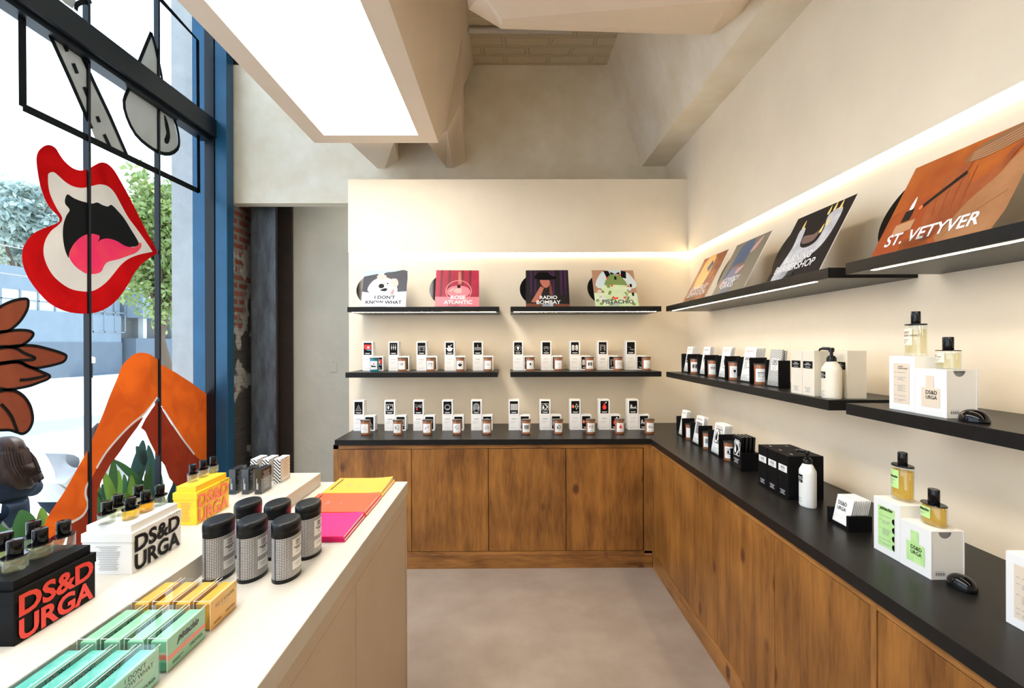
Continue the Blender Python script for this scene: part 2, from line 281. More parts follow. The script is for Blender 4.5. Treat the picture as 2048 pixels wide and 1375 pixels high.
class MB:
    def __init__(s): s.v = []; s.f = []; s.m = []; s.sm = []; s.uv = []; s.mats = []
    def mi(s, m):
        m = M[m] if isinstance(m, str) else m
        if m not in s.mats: s.mats.append(m)
        return s.mats.index(m)
    def face(s, pts, m, smooth=False, uv=None):
        b = len(s.v); s.v += [tuple(p) for p in pts]; s.f.append(tuple(range(b, b+len(pts)))); s.m.append(s.mi(m)); s.sm.append(smooth); s.uv.append(uv)
    def add(s, vs, fs, m, smooth=False):
        b = len(s.v); s.v += [tuple(p) for p in vs]; k = s.mi(m)
        for f in fs: s.f.append(tuple(b+i for i in f)); s.m.append(k); s.sm.append(smooth); s.uv.append(None)
        return s
    def box(s, x0, x1, y0, y1, z0, z1, m, bev=0.0):
        if x0 > x1: x0, x1 = x1, x0
        if y0 > y1: y0, y1 = y1, y0
        if z0 > z1: z0, z1 = z1, z0
        if bev > 0:
            bm = bmesh.new(); bmesh.ops.create_cube(bm, size=1)
            for v in bm.verts: v.co = Vector((x0+(v.co.x+.5)*(x1-x0), y0+(v.co.y+.5)*(y1-y0), z0+(v.co.z+.5)*(z1-z0)))
            bmesh.ops.bevel(bm, geom=bm.edges[:], offset=bev, segments=2, affect='EDGES', profile=0.5)
            bm.verts.index_update(); s.add([v.co.copy() for v in bm.verts], [[v.index for v in f.verts] for f in bm.faces], m); bm.free(); return s
        vs = [(x, y, z) for x in (x0, x1) for y in (y0, y1) for z in (z0, z1)]
        return s.add(vs, [(0, 1, 3, 2), (4, 6, 7, 5), (0, 4, 5, 1), (2, 3, 7, 6), (0, 2, 6, 4), (1, 5, 7, 3)], m)
    def hexa(s, a, b, m):       # two matching rings of points joined and capped
        n = len(a); vs = list(a)+list(b)
        fs = [tuple(range(n))[::-1], tuple(range(n, 2*n))] + [(i, (i+1) % n, n+(i+1) % n, n+i) for i in range(n)]
        return s.add(vs, fs, m)
    def prism(s, pts, S, d0, d1, m, msid=None):
        a = [S(x, y, d0) for x, y in pts]; b = [S(x, y, d1) for x, y in pts]; n = len(pts)
        s.add(b, [tuple(range(n))], m); s.add(a, [tuple(range(n))[::-1]], m)
        s.add(a+b, [(i, (i+1) % n, n+(i+1) % n, n+i) for i in range(n)], msid or m); return s
    def lathe(s, prof, m, c=(0, 0, 0), ax=1.0, ay=1.0, n=32, smooth=True, caps=True):
        vs = []; fs = []; k = len(prof)
        for i in range(n):
            t = 2*PI*i/n
            for r, z in prof: vs.append((c[0]+r*ax*math.cos(t), c[1]+r*ay*math.sin(t), c[2]+z))
        for i in range(n):
            j = (i+1) % n
            for q in range(k-1): fs.append((i*k+q, j*k+q, j*k+q+1, i*k+q+1))
        s.add(vs, fs, m, smooth)
        if caps:
            if prof[0][0] > 1e-5: s.add([vs[i*k] for i in range(n)], [tuple(range(n))[::-1]], m)
            if prof[-1][0] > 1e-5: s.add([vs[i*k+k-1] for i in range(n)], [tuple(range(n))], m)
        return s
    def tube(s, pts, r, m, n=8):
        pts = [Vector(p) for p in pts]; rs = r if isinstance(r, (list, tuple)) else [r]*len(pts); vs = []; fs = []
        for i, p in enumerate(pts):
            d = (pts[min(i+1, len(pts)-1)]-pts[max(i-1, 0)]).normalized(); a = d.cross(Vector((0, 0, 1)) if abs(d.z) < .9 else Vector((1, 0, 0))).normalized(); b = d.cross(a)
            for k in range(n): t = 2*PI*k/n; vs.append(p+a*rs[i]*math.cos(t)+b*rs[i]*math.sin(t))
        for i in range(len(pts)-1):
            for k in range(n): fs.append((i*n+k, i*n+(k+1) % n, (i+1)*n+(k+1) % n, (i+1)*n+k))
        s.add(vs, fs, m, True); s.add(vs[:n], [tuple(range(n))], m); s.add(vs[-n:], [tuple(range(n))[::-1]], m); return s
    # ---- flat artwork on a surface S (x, y in metres from its corner)
    def poly(s, S, pts, m, l=0.0004):
        if not S.curved: s.face([S(x, y, l) for x, y in pts], m); return s
        x0 = min(p[0] for p in pts); x1 = max(p[0] for p in pts); n = max(1, int((x1-x0)/0.003)+1)
        for i in range(n):
            q = cliphalf(cliphalf(pts, x0+(x1-x0)*i/n, True), x0+(x1-x0)*(i+1)/n, False)
            if len(q) >= 3: s.face([S(x, y, l) for x, y in q], m)
        return s
    def rect(s, S, x, y, w, h, m, l=0.0004): return s.poly(S, [(x, y), (x+w, y), (x+w, y+h), (x, y+h)], m, l)
    def disc(s, S, x, y, r, m, l=0.0006, n=18, ry=None): return s.poly(S, [(x+r*math.cos(2*PI*i/n), y+(ry or r)*math.sin(2*PI*i/n)) for i in range(n)], m, l)
    def ring(s, S, x, y, r, w, m, l=0.0006, n=20, a0=0, a1=2*PI, ry=None):
        for i in range(n):
            a, b = a0+(a1-a0)*i/n, a0+(a1-a0)*(i+1)/n; k = (ry or r)/r
            s.poly(S, [(x+(r-w)*math.cos(a), y+(r-w)*k*math.sin(a)), (x+r*math.cos(a), y+r*k*math.sin(a)), (x+r*math.cos(b), y+r*k*math.sin(b)), (x+(r-w)*math.cos(b), y+(r-w)*k*math.sin(b))], m, l)
        return s
    def line(s, S, pts, w, m, l=0.0007, closed=False):
        q = list(pts)+([pts[0]] if closed else [])
        for (ax, ay), (bx, by) in zip(q, q[1:]):
            d = math.hypot(bx-ax, by-ay) or 1e-9; nx, ny = -(by-ay)/d*w/2, (bx-ax)/d*w/2
            s.poly(S, [(ax-nx, ay-ny), (bx-nx, by-ny), (bx+nx, by+ny), (ax+nx, ay+ny)], m, l)
        return s
    def text(s, S, txt, x, y, h=None, w=None, m='blackm', bold=0.0, shear=0.0, l=0.0008, align='l', space=1.0):
        vs, fs, tw, th = text_geo(txt, bold, shear, space)
        sx = (w/tw) if w else None; sy = (h/th) if h else None; sx = sx or sy; sy = sy or sx
        ox = x-(tw*sx if align == 'r' else tw*sx/2 if align == 'c' else 0)
        return s.add([S(ox+a*sx, y+b*sy, l) for a, b in vs], fs, m)
    def fine(s, S, x, y, w, n, pitch, h, m, align='l', rnd=None, l=0.0006):   # lines of print too small to read
        rnd = rnd or random.Random(int(x*1e4)+n)
        for i in range(n):
            ww = w*(1 if i == 0 else rnd.uniform(.55, 1)); xx = x+(w-ww)/2 if align == 'c' else x
            s.rect(S, xx, y-i*pitch, ww, h, m, l)
        return s
    def build(s, name, parent=None, loc=None, rot=None, weld=False):
        me = bpy.data.meshes.new(name); me.from_pydata(s.v, [], s.f); me.update()
        for m_ in s.mats: me.materials.append(m_)
        me.polygons.foreach_set('material_index', s.m); me.polygons.foreach_set('use_smooth', s.sm)
        if any(s.sm): me.set_sharp_from_angle(angle=0.7)
        if any(u is not None for u in s.uv):
            lay = me.uv_layers.new(name='UVMap'); k = 0
            for p, u in zip(me.polygons, s.uv):
                for j in range(p.loop_total): lay.data[p.loop_start+j].uv = u[j] if u else (0, 0)
        if weld:
            bm = bmesh.new(); bm.from_mesh(me); bmesh.ops.remove_doubles(bm, verts=bm.verts[:], dist=1e-5); bm.to_mesh(me); bm.free()
        o = bpy.data.objects.new(name, me); COL.objects.link(o)
        if parent: o.parent = parent
        if loc is not None: o.location = loc
        if rot is not None: o.rotation_euler = rot
        return o

def tag(o, label=None, cat=None, group=None, kind=None):
    if label: o['label'] = label
    if cat: o['category'] = cat
    if group: o['group'] = group
    if kind: o['kind'] = kind
    return o
def thing(name, label, cat, loc=(0, 0, 0), group=None, rz=0.0):
    o = bpy.data.objects.new(name, None); o.empty_display_size = 0.05; COL.objects.link(o); o.location = loc; o.rotation_euler = (0, 0, rz)
    return tag(o, label, cat, group)
def struct(name, mb, label=None, cat=None):
    return tag(mb.build(name), label, cat, None, 'structure')
def copy_tree(o, loc=None, label=None, group=None, parent=None, rz=None):
    c = o.copy(); COL.objects.link(c)
    if parent: c.parent = parent
    if loc is not None: c.location = loc
    if rz is not None: c.rotation_euler = (0, 0, rz)
    if label: c['label'] = label
    if group: c['group'] = group
    for ch in list(o.children): copy_tree(ch, parent=c)
    return c
def spline(pts, n=5, closed=True):
    out = []; N = len(pts)
    rng = range(N) if closed else range(N-1)
    for i in rng:
        if closed: p0, p1, p2, p3 = pts[i-1], pts[i], pts[(i+1) % N], pts[(i+2) % N]
        else: p0, p1, p2, p3 = pts[max(i-1, 0)], pts[i], pts[i+1], pts[min(i+2, N-1)]
        for k in range(n):
            t = k/n
            out.append(tuple(0.5*((2*p1[j])+(-p0[j]+p2[j])*t+(2*p0[j]-5*p1[j]+4*p2[j]-p3[j])*t*t+(-p0[j]+3*p1[j]-3*p2[j]+p3[j])*t**3) for j in (0, 1)))
    if not closed: out.append(pts[-1])
    return out
# ================================================================ the room
ZH = 5.3; XR = 1.447; YB = 4.07; YU = 4.63; ZC = 4.03; ZCNT = 0.866; ZS = 1.299; ZU = 1.766; ZISL = 0.90; ZPL = 0.953
b = MB(); b.box(-2.68, XR, -3.0, 5.3, -0.1, 0, 'floor'); struct('floor', b)
b = MB(); b.box(XR, XR+0.15, -3.0, 5.3, 0, 2.227, 'plaster'); b.box(XR-0.012, XR+0.15, -3.0, YU, 2.227, ZC, 'plaster'); struct('wall_right', b)
b = MB(); b.box(-1.27, XR, YB, YU, 0, 2.227, 'plaster'); b.box(-1.27, XR-0.012, YB-0.012, YU, 2.227, 2.81, 'plaster'); struct('wall_back', b)
b = MB(); b.box(-2.525, XR, YU, YU+0.12, 2.78, ZC, 'plaster_up'); struct('wall_back_upper', b)
b = MB(); b.box(-2.66, XR, 5.12, 5.25, 0, 3.0, 'oldplaster'); struct('wall_alcove', b)
b = MB(); b.box(-1.27, -1.20, YU, 5.12, 0, 2.78, 'plaster'); struct('wall_alcove_side', b)
b = MB(); b.box(-2.70, -2.545, 4.605, 5.12, 0, ZH, 'brick'); struct('wall_left', b)
b = MB(); b.box(-2.70, XR, -3.15, -3.0, 0, ZH, 'plaster'); struct('wall_front', b)
b = MB(); b.box(-1.55, XR+.15, -3.0, 5.25, ZC, ZC+0.2, 'brickceil'); struct('ceiling', b)
ZH = 5.3
b = MB(); b.box(-2.72, -1.35, -3.15, 5.25, ZH, ZH+.2, 'plaster'); b.box(-1.55, -1.50, -3.0, 5.25, ZC+.2, ZH, 'plaster'); struct('ceiling_window_bay', b)
b = MB(); b.box(-2.70, -1.5, 5.12, 5.25, 3.0, ZH, 'rustb'); b.box(-2.6, -1.5, 4.75, 4.9, 4.05, 4.3, 'rustb'); struct('wall_alcove_upper', b)
# sloped soffit beam along the wall
b = MB(); b.hexa([(1.218, -3, 3.11), (XR, -3, 3.11), (XR, -3, ZC), (.901, -3, ZC)], [(1.218, YU, 3.11), (XR, YU, 3.11), (XR, YU, ZC), (.901, YU, ZC)], 'plaster_up'); struct('ceiling_beam', b)
# skylight trough: rim, sloping outer faces, inner reveal
zt = 2.95; x0, x1, y1, yn = -1.39, -.50, 3.68, -1.3
ix0, ix1, iy1, iyn = -1.275, -.622, 3.545, -1.15
b = MB()
b.face([(x0, yn, zt), (ix0, iyn, zt), (ix0, iy1, zt), (x0, y1, zt)], 'trough'); b.face([(x0, y1, zt), (ix0, iy1, zt), (ix1, iy1, zt), (x1, y1, zt)], 'trough')
b.face([(x1, y1, zt), (ix1, iy1, zt), (ix1, iyn, zt), (x1, yn, zt)], 'trough'); b.face([(x1, yn, zt), (ix1, iyn, zt), (ix0, iyn, zt), (x0, yn, zt)], 'trough')
X0, X1, Y1, Yn = -1.50, -.309, YU-.01, -2.2
b.face([(x1, yn, zt), (x1, y1, zt), (X1, Y1, ZC), (X1, Yn, ZC)], 'trough'); b.face([(x0, y1, zt), (x0, yn, zt), (X0, Yn, ZC), (X0, Y1, ZC)], 'trough')
b.face([(x1, y1, zt), (x0, y1, zt), (X0, Y1, ZC), (X1, Y1, ZC)], 'trough'); b.face([(x0, yn, zt), (x1, yn, zt), (X1, Yn, ZC), (X0, Yn, ZC)], 'trough')
zi = 3.075
for p, q in (((ix0, iyn), (ix0, iy1)), ((ix0, iy1), (ix1, iy1)), ((ix1, iy1), (ix1, iyn)), ((ix1, iyn), (ix0, iyn))):
    b.face([(*p, zt), (*q, zt), (*q, zi), (*p, zi)], 'trough')
o = struct('ceiling_skylight', b, 'plastered skylight trough hanging from the ceiling', None)
g = MB(); g.box(ix0+.002, ix1-.002, iyn+.002, iy1-.002, zi-.012, zi, 'glow'); g.build('diffuser_panel', o)
# faceted ribs between trough and wall
for wall, near in (
    ([(-1.30, 3.30), (-1.184, 3.095), (-1.116, 3.091), (-.989, 3.163), (-1.0, 3.8), (-1.28, 3.8)], [(-1.34, 3.25), (-1.22, 3.05), (-1.05, 3.04), (-.86, 3.03), (-.85, 3.8), (-1.3, 3.8)]),
    ([(-.64, 3.30), (-.558, 3.099), (-.494, 3.095), (-.381, 3.149), (-.41, 3.75), (-.62, 3.75)], [(-.70, 3.2), (-.62, 3.04), (-.46, 3.11), (-.357, 3.32), (-.345, 3.8), (-.62, 3.8)])):
    b = MB(); b.hexa([(x, YU, z) for x, z in wall], [(x, 3.86, z) for x, z in near], 'trough'); struct('ceiling_rib', b)
# second faceted trough
A = [(-.026, 2.277, 2.95), (.95, 2.155, 2.95), (.95, .2, 2.95), (-.10, .2, 2.95), (-.099, 2.0, 2.95)]
B = [(-.033, 2.803, 3.23), (1.137, 2.855, 3.23), (1.235, 2.70, 3.23), (1.18, .0, 3.23), (-.30, .0, 3.23), (-.199, 2.64, 3.23)]
Bt = [(x, y, ZC) for x, y, z in B]
A6 = [A[0], A[1], (.97, 2.05, 2.95), (.95, .2, 2.95), (-.16, .2, 2.95), (-.105, 2.1, 2.95)]
b = MB(); b.add(A6, [(5, 4, 3, 2, 1, 0)], 'trough'); b.add(A6+B, [(i, (i+1) % 6, 6+(i+1) % 6, 6+i) for i in range(6)], 'trough')
b.add(B+Bt, [(i, (i+1) % 6, 6+(i+1) % 6, 6+i) for i in range(6)], 'trough'); struct('ceiling_trough', b)
b = MB(); b.tube([(-.309, 4.07, 4.0), (.5, 4.07, 4.0)], .022, M['lgrey']); tag(b.build('ceiling_conduit'), 'thin pale conduit pipe running under the painted brick ceiling', 'pipe')

# ---------------------------------------------------------------- shop window
GX = -2.65
b = MB()
for y in (-1.91, -1.27, -.63, .01, .65, 1.29, 1.93, 2.57, 3.235, 3.88):
    b.box(-2.672, -2.636, y-.009, y+.009, 0.06, 3.30, 'blkframe'); b.box(-2.672, -2.636, y-.009, y+.009, 3.46, ZH, 'blkframe')
b.box(-2.69, -2.60, -2.56, 4.5, 0.0, .08, 'blkframe')
b.box(-2.66, -2.578, 4.49, 4.60, 0, ZH, 'blkframe'); b.box(-2.576, -2.47, 4.50, 4.61, 0, ZH, 'sheensteel', .004)
b.box(-2.69, -2.60, -2.6, -2.52, 0, ZH, 'blkframe')
win = struct('window_1', b, 'tall black steel shop window', None)
b = MB(); b.box(-2.67, -2.56, -2.56, 4.53, 3.315, 3.475, 'blkframe', .006); b.box(-2.69, -2.60, -2.56, 4.49, 3.285, 3.315, 'blkframe'); b.box(-2.69, -2.64, -2.56, 4.49, 3.475, 3.49, 'sheensteel')
b.build('transom_beam', win)
ys = [-2.52, -1.91, -1.27, -.63, .01, .65, 1.29, 1.93, 2.57, 3.235, 3.88, 4.49]
for a, c in zip(ys, ys[1:]):
    for z0, z1 in ((.08, 3.285), (3.49, ZH)):
        b = MB(); b.face([(GX-.004, a+.009, z0), (GX-.004, c-.009, z0), (GX-.004, c-.009, z1), (GX-.004, a+.009, z1)], 'pane'); b.build('glass_pane', win)
b = MB(); b.box(-2.70, -2.66, -3.0, -2.56, 0, ZH, 'plaster'); b.box(-2.70, -2.66, -2.6, 4.6, -.1, 0, 'blkframe'); struct('wall_left_near', b)
b = MB(); b.box(-2.83, -2.70, 4.60, 4.66, -.1, ZH, 'sheensteel'); tag(b.build('steel_post'), 'blue painted steel post outside against the shop window', 'post')
b = MB(); b.box(-3.02, -2.832, 4.60, 5.0, -.1, ZH, mat('pale concrete', (.40, .41, .41), .8, var=.1, vscale=6, bump=.2)); tag(b.build('concrete_pillar'), 'pale concrete pillar outside beside the shop window', 'pillar')
b = MB(); b.box(-2.596, -2.50, YU-.035, YU-.002, 2.795, 2.90, 'whitep', .008); b.box(-2.585, -2.515, YU-.037, YU-.03, 2.83, 2.89, 'white'); tag(b.build('motion_sensor'), 'small white motion sensor on the corner of the plaster panel above the alcove', 'sensor')

# steel column in the alcove
t = thing('steel_column', 'bare rusty I-section steel column standing in the brick alcove', 'column', (-2.32, 4.98, 0))
b = MB(); b.box(-.115, .115, -.13, -.105, 0, 3.0, 'rust'); b.box(-.121, -.115, -.131, -.10, 0, 3.0, 'rustb'); b.box(.115, .121, -.131, -.10, 0, 3.0, 'rustb'); b.build('flange', t)
b = MB(); b.box(-.01, .01, -.105, .09, 0, 3.0, 'rustb'); b.build('web', t)
b = MB(); b.box(-.115, .175, .09, .125, 0, 3.0, 'rustb'); b.build('flange', t)
p = on(667, 733, 1, 5.12)
b = MB(); b.box(p.x-.035, p.x+.035, 5.112, 5.12, p.z-.055, p.z+.055, 'oldplaster', .003); b.box(p.x-.004, p.x+.004, 5.110, 5.112, p.z+.045, p.z+.05, 'gap'); tag(b.build('outlet_cover'), 'painted over blank cover plate on the rough alcove plaster', 'cover plate')

# ---------------------------------------------------------------- painted figures on the glass
LAY = 0.0
def mural_pts(pts, o, k, X):
    out = []
    for x, y in pts:
        p = on(o[0]+x/k, o[1]+y/k, 0, X); out.append((p.y, p.z))
    return out
class Pane:
    curved = False
    def __init__(s, X): s.X = X
    def __call__(s, y, z, l=0.0): return Vector((s.X+l, y, z))
def painted(parent, name, pts, m, lift, o, k, sm=4):
    q = mural_pts(pts, o, k, GX)
    q = spline(q, sm) if sm > 1 else q
    ar = sum(q[i][0]*q[(i+1) % len(q)][1]-q[(i+1) % len(q)][0]*q[i][1] for i in range(len(q)))
    if ar < 0: q = q[::-1]
    b = MB(); b.prism(q, Pane(GX), lift-.0008, lift, m)
    bm = bmesh.new(); o_ = b.build(name, parent); bm.from_mesh(o_.data); bmesh.ops.triangulate(bm, faces=[f for f in bm.faces if len(f.verts) > 4]); bm.to_mesh(o_.data); bm.free()
    return o_
def strokes(parent, name, lines, m, lift, o, k, w, sm=3):
    P = Pane(GX)
    for ln in lines:
        b = MB()
        q = mural_pts(ln, o, k, GX); q = spline(q, sm, False) if sm > 1 else q
        L_, R_ = [], []
        for i in range(len(q)):
            a = q[max(i-1, 0)]; c = q[min(i+1, len(q)-1)]; d = math.hypot(c[0]-a[0], c[1]-a[1]) or 1; n = (-(c[1]-a[1])/d*w/2, (c[0]-a[0])/d*w/2)
            L_.append((q[i][0]+n[0], q[i][1]+n[1])); R_.append((q[i][0]-n[0], q[i][1]-n[1]))
        for i in range(len(q)-1):
            b.face([P(*R_[i], lift), P(*R_[i+1], lift), P(*L_[i+1], lift), P(*L_[i], lift)], m)
            b.face([P(*R_[i], lift-.0006), P(*L_[i], lift-.0006), P(*L_[i+1], lift-.0006), P(*R_[i+1], lift-.0006)], m)
        b.build(name, parent)
Z2 = ((0, 270), 3.715); Z3 = ((0, 560), 3.437); Z1 = ((0, 0), 2.926)
t = thing('mouth_painting', 'open mouth with thick red lips painted on the window glass', 'window painting')
painted(t, 'lips', [(270,180),(285,120),(330,80),(375,75),(415,100),(440,140),(480,195),(540,245),(600,262),(660,248),(700,225),(750,203),(800,215),(850,265),(900,350),(950,440),(1000,540),(1050,640),(1100,740),(1165,865),(1130,900),(1060,950),(1000,1020),(950,1110),(880,1210),(800,1280),(700,1320),(590,1325),(480,1305),(370,1250),(280,1160),(210,1060),(170,960),(165,870),(190,800),(250,730),(330,690),(400,665),(440,640),(430,600),(390,560),(340,490),(300,380),(280,280)], 'pred', .001, *Z2)
painted(t, 'teeth', [(355,320),(360,285),(395,275),(430,300),(480,345),(540,380),(610,392),(680,378),(740,366),(800,380),(850,430),(900,520),(950,610),(1010,690),(1060,760),(1125,855),(1120,868),(1040,885),(960,915),(900,960),(850,1020),(800,1080),(740,1130),(680,1158),(610,1160),(520,1140),(430,1080),(370,1010),(330,920),(322,840),(340,770),(380,710),(430,670),(458,635),(455,600),(420,545),(375,450),(358,380)], 'pwhite', .002, *Z2)
painted(t, 'throat', [(498,440),(540,465),(600,490),(680,508),(720,500),(760,520),(800,530),(825,518),(870,560),(920,620),(970,700),(1028,800),(1010,825),(970,830),(920,840),(860,830),(800,830),(750,850),(720,850),(700,850),(650,850),(590,870),(540,880),(510,890),(505,910),(480,850),(465,760),(468,670),(490,600),(515,555),(485,515),(480,480)], 'pblack', .003, *Z2)
painted(t, 'tongue', [(510,900),(520,850),(560,790),(620,745),(680,733),(730,745),(735,765),(725,795),(750,775),(800,768),(860,785),(920,820),(970,832),(1010,828),(1040,795),(1045,830),(1010,870),(950,895),(880,920),(800,940),(770,970),(750,1010),(715,1028),(650,1030),(590,1000),(540,955)], 'ppink', .004, *Z2)
t = thing('flower_painting', 'brown petalled flower with black outlines painted on the window glass', 'window painting')
for i, P_ in enumerate(([(60,755),(110,765),(160,800),(200,860),(218,930),(215,980),(190,1030),(150,1055),(110,1045),(60,1030),(0,1030),(-60,1025),(-90,900),(-60,752)], [(-60,585),(0,570),(80,562),(130,565),(200,595),(270,625),(335,655),(320,680),(270,700),(200,725),(120,742),(60,750),(-60,752)],
    [(60,455),(140,447),(230,450),(300,465),(380,487),(440,510),(450,530),(430,560),(370,580),(300,595),(240,603),(180,590),(120,560),(0,575),(-60,580),(-60,470)], [(-60,360),(40,350),(120,342),(190,347),(222,365),(210,395),(170,430),(120,455),(40,460),(-60,465)], [(-60,230),(0,180),(60,150),(120,132),(175,128),(188,150),(180,200),(140,270),(90,320),(40,350),(-60,355)])):
    painted(t, 'petal', P_, 'pbrown', .001+i*.0008, *Z3)
    strokes(t, 'outline', [P_+[P_[0]]], 'pblack', .0062, *Z3, .015, 4)
strokes(t, 'outline', [[(50,458),(110,470),(160,500),(232,530),(220,545),(150,550),(60,560),(-60,580)], [(130,685),(180,682),(250,670),(310,655)], [(0,850),(40,890),(75,940),(95,990),(115,1040)]], 'pblack', .0062, *Z3, .015)
t = thing('legs_painting', 'crossed orange and terracotta legs with a bent knee painted on the window glass', 'window painting')
I3 = lambda x, y: ((x)*3.437, (y-560)*3.437)
painted(t, 'calf', [I3(264,711),I3(279,705),I3(297,707),I3(311,716),I3(320,728),I3(322,770),I3(316,792),I3(300,812),I3(283,836),I3(262,868),I3(242,896),I3(225,920),I3(210,945),I3(200,968),I3(194,985),I3(188,975),I3(176,995),I3(176,1020),I3(160,1040),I3(140,1048),I3(120,1100),I3(80,1110),I3(86,1070),I3(92,1040),I3(110,1010),I3(130,980),I3(155,935),I3(175,900),I3(192,860),I3(205,830),I3(220,790),I3(235,755),I3(245,730)], 'porange', .001, *Z3, 3)
painted(t, 'thigh', [I3(300,708),I3(322,728),I3(350,744),I3(384,766),I3(410,785),I3(417.5,794),I3(418,860),I3(418,935),I3(400,930),I3(380,905),I3(360,870),I3(340,838),I3(326,818),I3(316,793),I3(300,760)], 'porange', .0015, *Z3, 1)
painted(t, 'underside', [I3(316,800),I3(326,822),I3(345,852),I3(365,880),I3(385,906),I3(402,922),I3(418,936),I3(418,1000),I3(356,975),I3(338,955),I3(329,930),I3(312,908),I3(300,885),I3(290,862),I3(281.5,855),I3(291,836),I3(303,818)], 'pdark', .0025, *Z3, 1)
painted(t, 'shin', [I3(288,832),I3(274,854),I3(256,878),I3(240,902),I3(222,925),I3(205,955),I3(194,980),I3(192,1100),I3(130,1100),I3(140,1046),I3(166,1032),I3(175,1010),I3(170,985),I3(180,962),I3(192,938),I3(210,908),I3(232,880),I3(262,852)], 'pdark', .0025, *Z3, 1)
strokes(t, 'highlight', [[I3(314,794),I3(290,825),I3(262,848),I3(233,878),I3(210,906),I3(192,936)], [I3(327,820),I3(345,848),I3(365,878),I3(388,908)], [I3(182,955),I3(172,972),I3(170,990),I3(175,1008),I3(165,1030),I3(142,1044)]], 'pwhite', .0035, *Z3, .016)
t = thing('border_painting', 'black outlined frame, ladder and teardrop painted on the upper window glass', 'window painting')
strokes(t, 'outline', [[(37.5*2.926,-40),(37.5*2.926+13,100),(127,625)]], 'pblack', .0065, *Z1, .046, 1)
strokes(t, 'outline', [[(127,625),(400,755),(700,900),(1160,1118)], [(1160,1125),(1153,235),(920,-20)]], 'pblack', .0055, *Z1, .044, 1)
painted(t, 'ladder_fill', [(280,178),(335,215),(470,318),(540,472),(640,682),(735,902),(560,822),(533,748),(400,448)], 'pgrey', .001, *Z1, 1)
strokes(t, 'outline', [[(275,175),(400,450),(533,752)], [(470,315),(540,470),(640,680),(738,905)], [(355,225),(390,302)], [(425,370),(448,430)], [(488,508),(515,572)], [(565,680),(578,715)], [(605,785),(640,858)]], 'pblack', .0045, *Z1, .030, 1)
painted(t, 'teardrop_fill', [(882,205),(825,340),(760,510),(728,590),(745,680),(795,780),(865,845),(935,885),(990,893),(1030,865),(1038,820),(1025,740),(1000,670),(960,580),(935,440),(905,290)], 'pgrey', .001, *Z1, 2)
strokes(t, 'outline', [[(882,190),(820,340),(752,515),(722,590),(738,682),(790,785),(862,852),(932,893),(990,900),(1036,870),(1045,820),(1032,740),(1004,665),(965,580),(940,430),(908,280),(882,190)]], 'pblack', .0045, *Z1, .028, 2)
painted(t, 'small_drop', [(958,670),(975,700),(988,750),(994,800),(984,838),(966,838),(960,815),(972,780),(965,740)], 'pblack', .003, *Z1, 2)
strokes(t, 'outline', [[(440,60),(445,30),(470,14),(530,5)]], 'pblack', .0045, *Z1, .028, 2)
painted(t, 'corner_fill', [(330,-30),(430,-30),(445,12),(425,50),(380,20)], 'pgrey', .001, *Z1, 1)
# ================================================================ fittings
wz = [wood_mat('stained pine %d' % i, 'z', seed=i*3.7) for i in range(4)]
wx = wood_mat('stained pine rail', 'x', light=(0.44, 0.19, 0.045)); wy = wood_mat('stained pine long rail', 'y', light=(0.44, 0.19, 0.045))
wst = wood_mat('stained pine stile', 'z', light=(0.44, 0.19, 0.045), seed=9.1)
# L-shaped worktop
CF = 3.393; CX = .946
b = MB(); L_ = [(-1.155, CF), (CX, CF), (CX, -.6), (XR, -.6), (XR, YB), (-1.155, YB)]
b.prism(L_, Flat((0, 0, 0), (1, 0, 0), (0, 1, 0)), ZCNT-.036, ZCNT, 'black'); tag(b.build('worktop'), 'black L-shaped worktop running over the wooden base cabinets', 'worktop')
def door_part(parent, axis, a, c, z0, z1, face, m):
    b = MB()
    if axis == 'x': b.box(a, c, face, face+.02, z0, z1, m, .0015)
    else: b.box(face, face+.02, a, c, z0, z1, m, .0015)
    return b.build('door', parent)
t = thing('base_cabinet', 'stained pine base cabinet with four flat doors on the end wall', 'cabinet')
fy = 3.405; xa, xb = -1.135, .957
ex = [-1.113, -.620, -.125, .367, .855]
ex = [on(667, 1000, 1, fy).x, on(823, 1000, 1, fy).x, on(977, 1000, 1, fy).x, on(1132, 1000, 1, fy).x, on(1287, 1000, 1, fy).x]
b = MB()
b.box(xa, ex[0], fy, YB-.016, .0, ZCNT-.036, wst); b.box(ex[4]+.004, xb+.005, fy, fy+.03, 0.115, ZCNT-.036, wst)
b.box(ex[0], ex[4]+.004, fy, fy+.03, ZCNT-.062, ZCNT-.036, wx); b.box(ex[0], ex[4]+.004, fy, fy+.03, .093, .115, wx); b.box(ex[0], ex[4], fy+.025, fy+.03, .1, .81, 'gap')
b.build('carcass', t)
for i in range(4): door_part(t, 'x', ex[i]+.002, ex[i+1]-.002, .118, ZCNT-.066, fy+.002, wz[i])
b = MB(); b.box(xa, xb+.005, fy+.006, fy+.03, 0, .093, wx); b.box(xa, xb, fy+.0045, fy+.0062, .090, .0925, 'pinkp'); b.build('plinth', t)
fx = .958
ey = [on(px, 1100, 0, fx).y for px in (1306.5, 1358.3, 1433.3, 1547.7, 1741)]
def right_cab(label, ys_, y0, y1, off, seamf=.002):
    t = thing('base_cabinet', label, 'cabinet')
    b = MB(); b.box(fx, fx+.03, y0, y1, ZCNT-.062, ZCNT-.036, wy); b.box(fx, fx+.03, y0, y1, .085, .105, wy)
    b.box(fx+.025, fx+.03, y0, y1, .1, .81, 'gap')
    for a, c in off: b.box(fx, fx+.03, a, c, .105, ZCNT-.062, wst)
    b.build('carcass', t)
    for i, (a, c) in enumerate(ys_): door_part(t, 'y', a+.0015, c-.0015, .108, ZCNT-.066, fx+.002, wz[(i*3+1) % 4])
    b = MB(); b.box(fx+.004, fx+.03, y0, y1, 0, .085, wy); b.build('plinth', t)
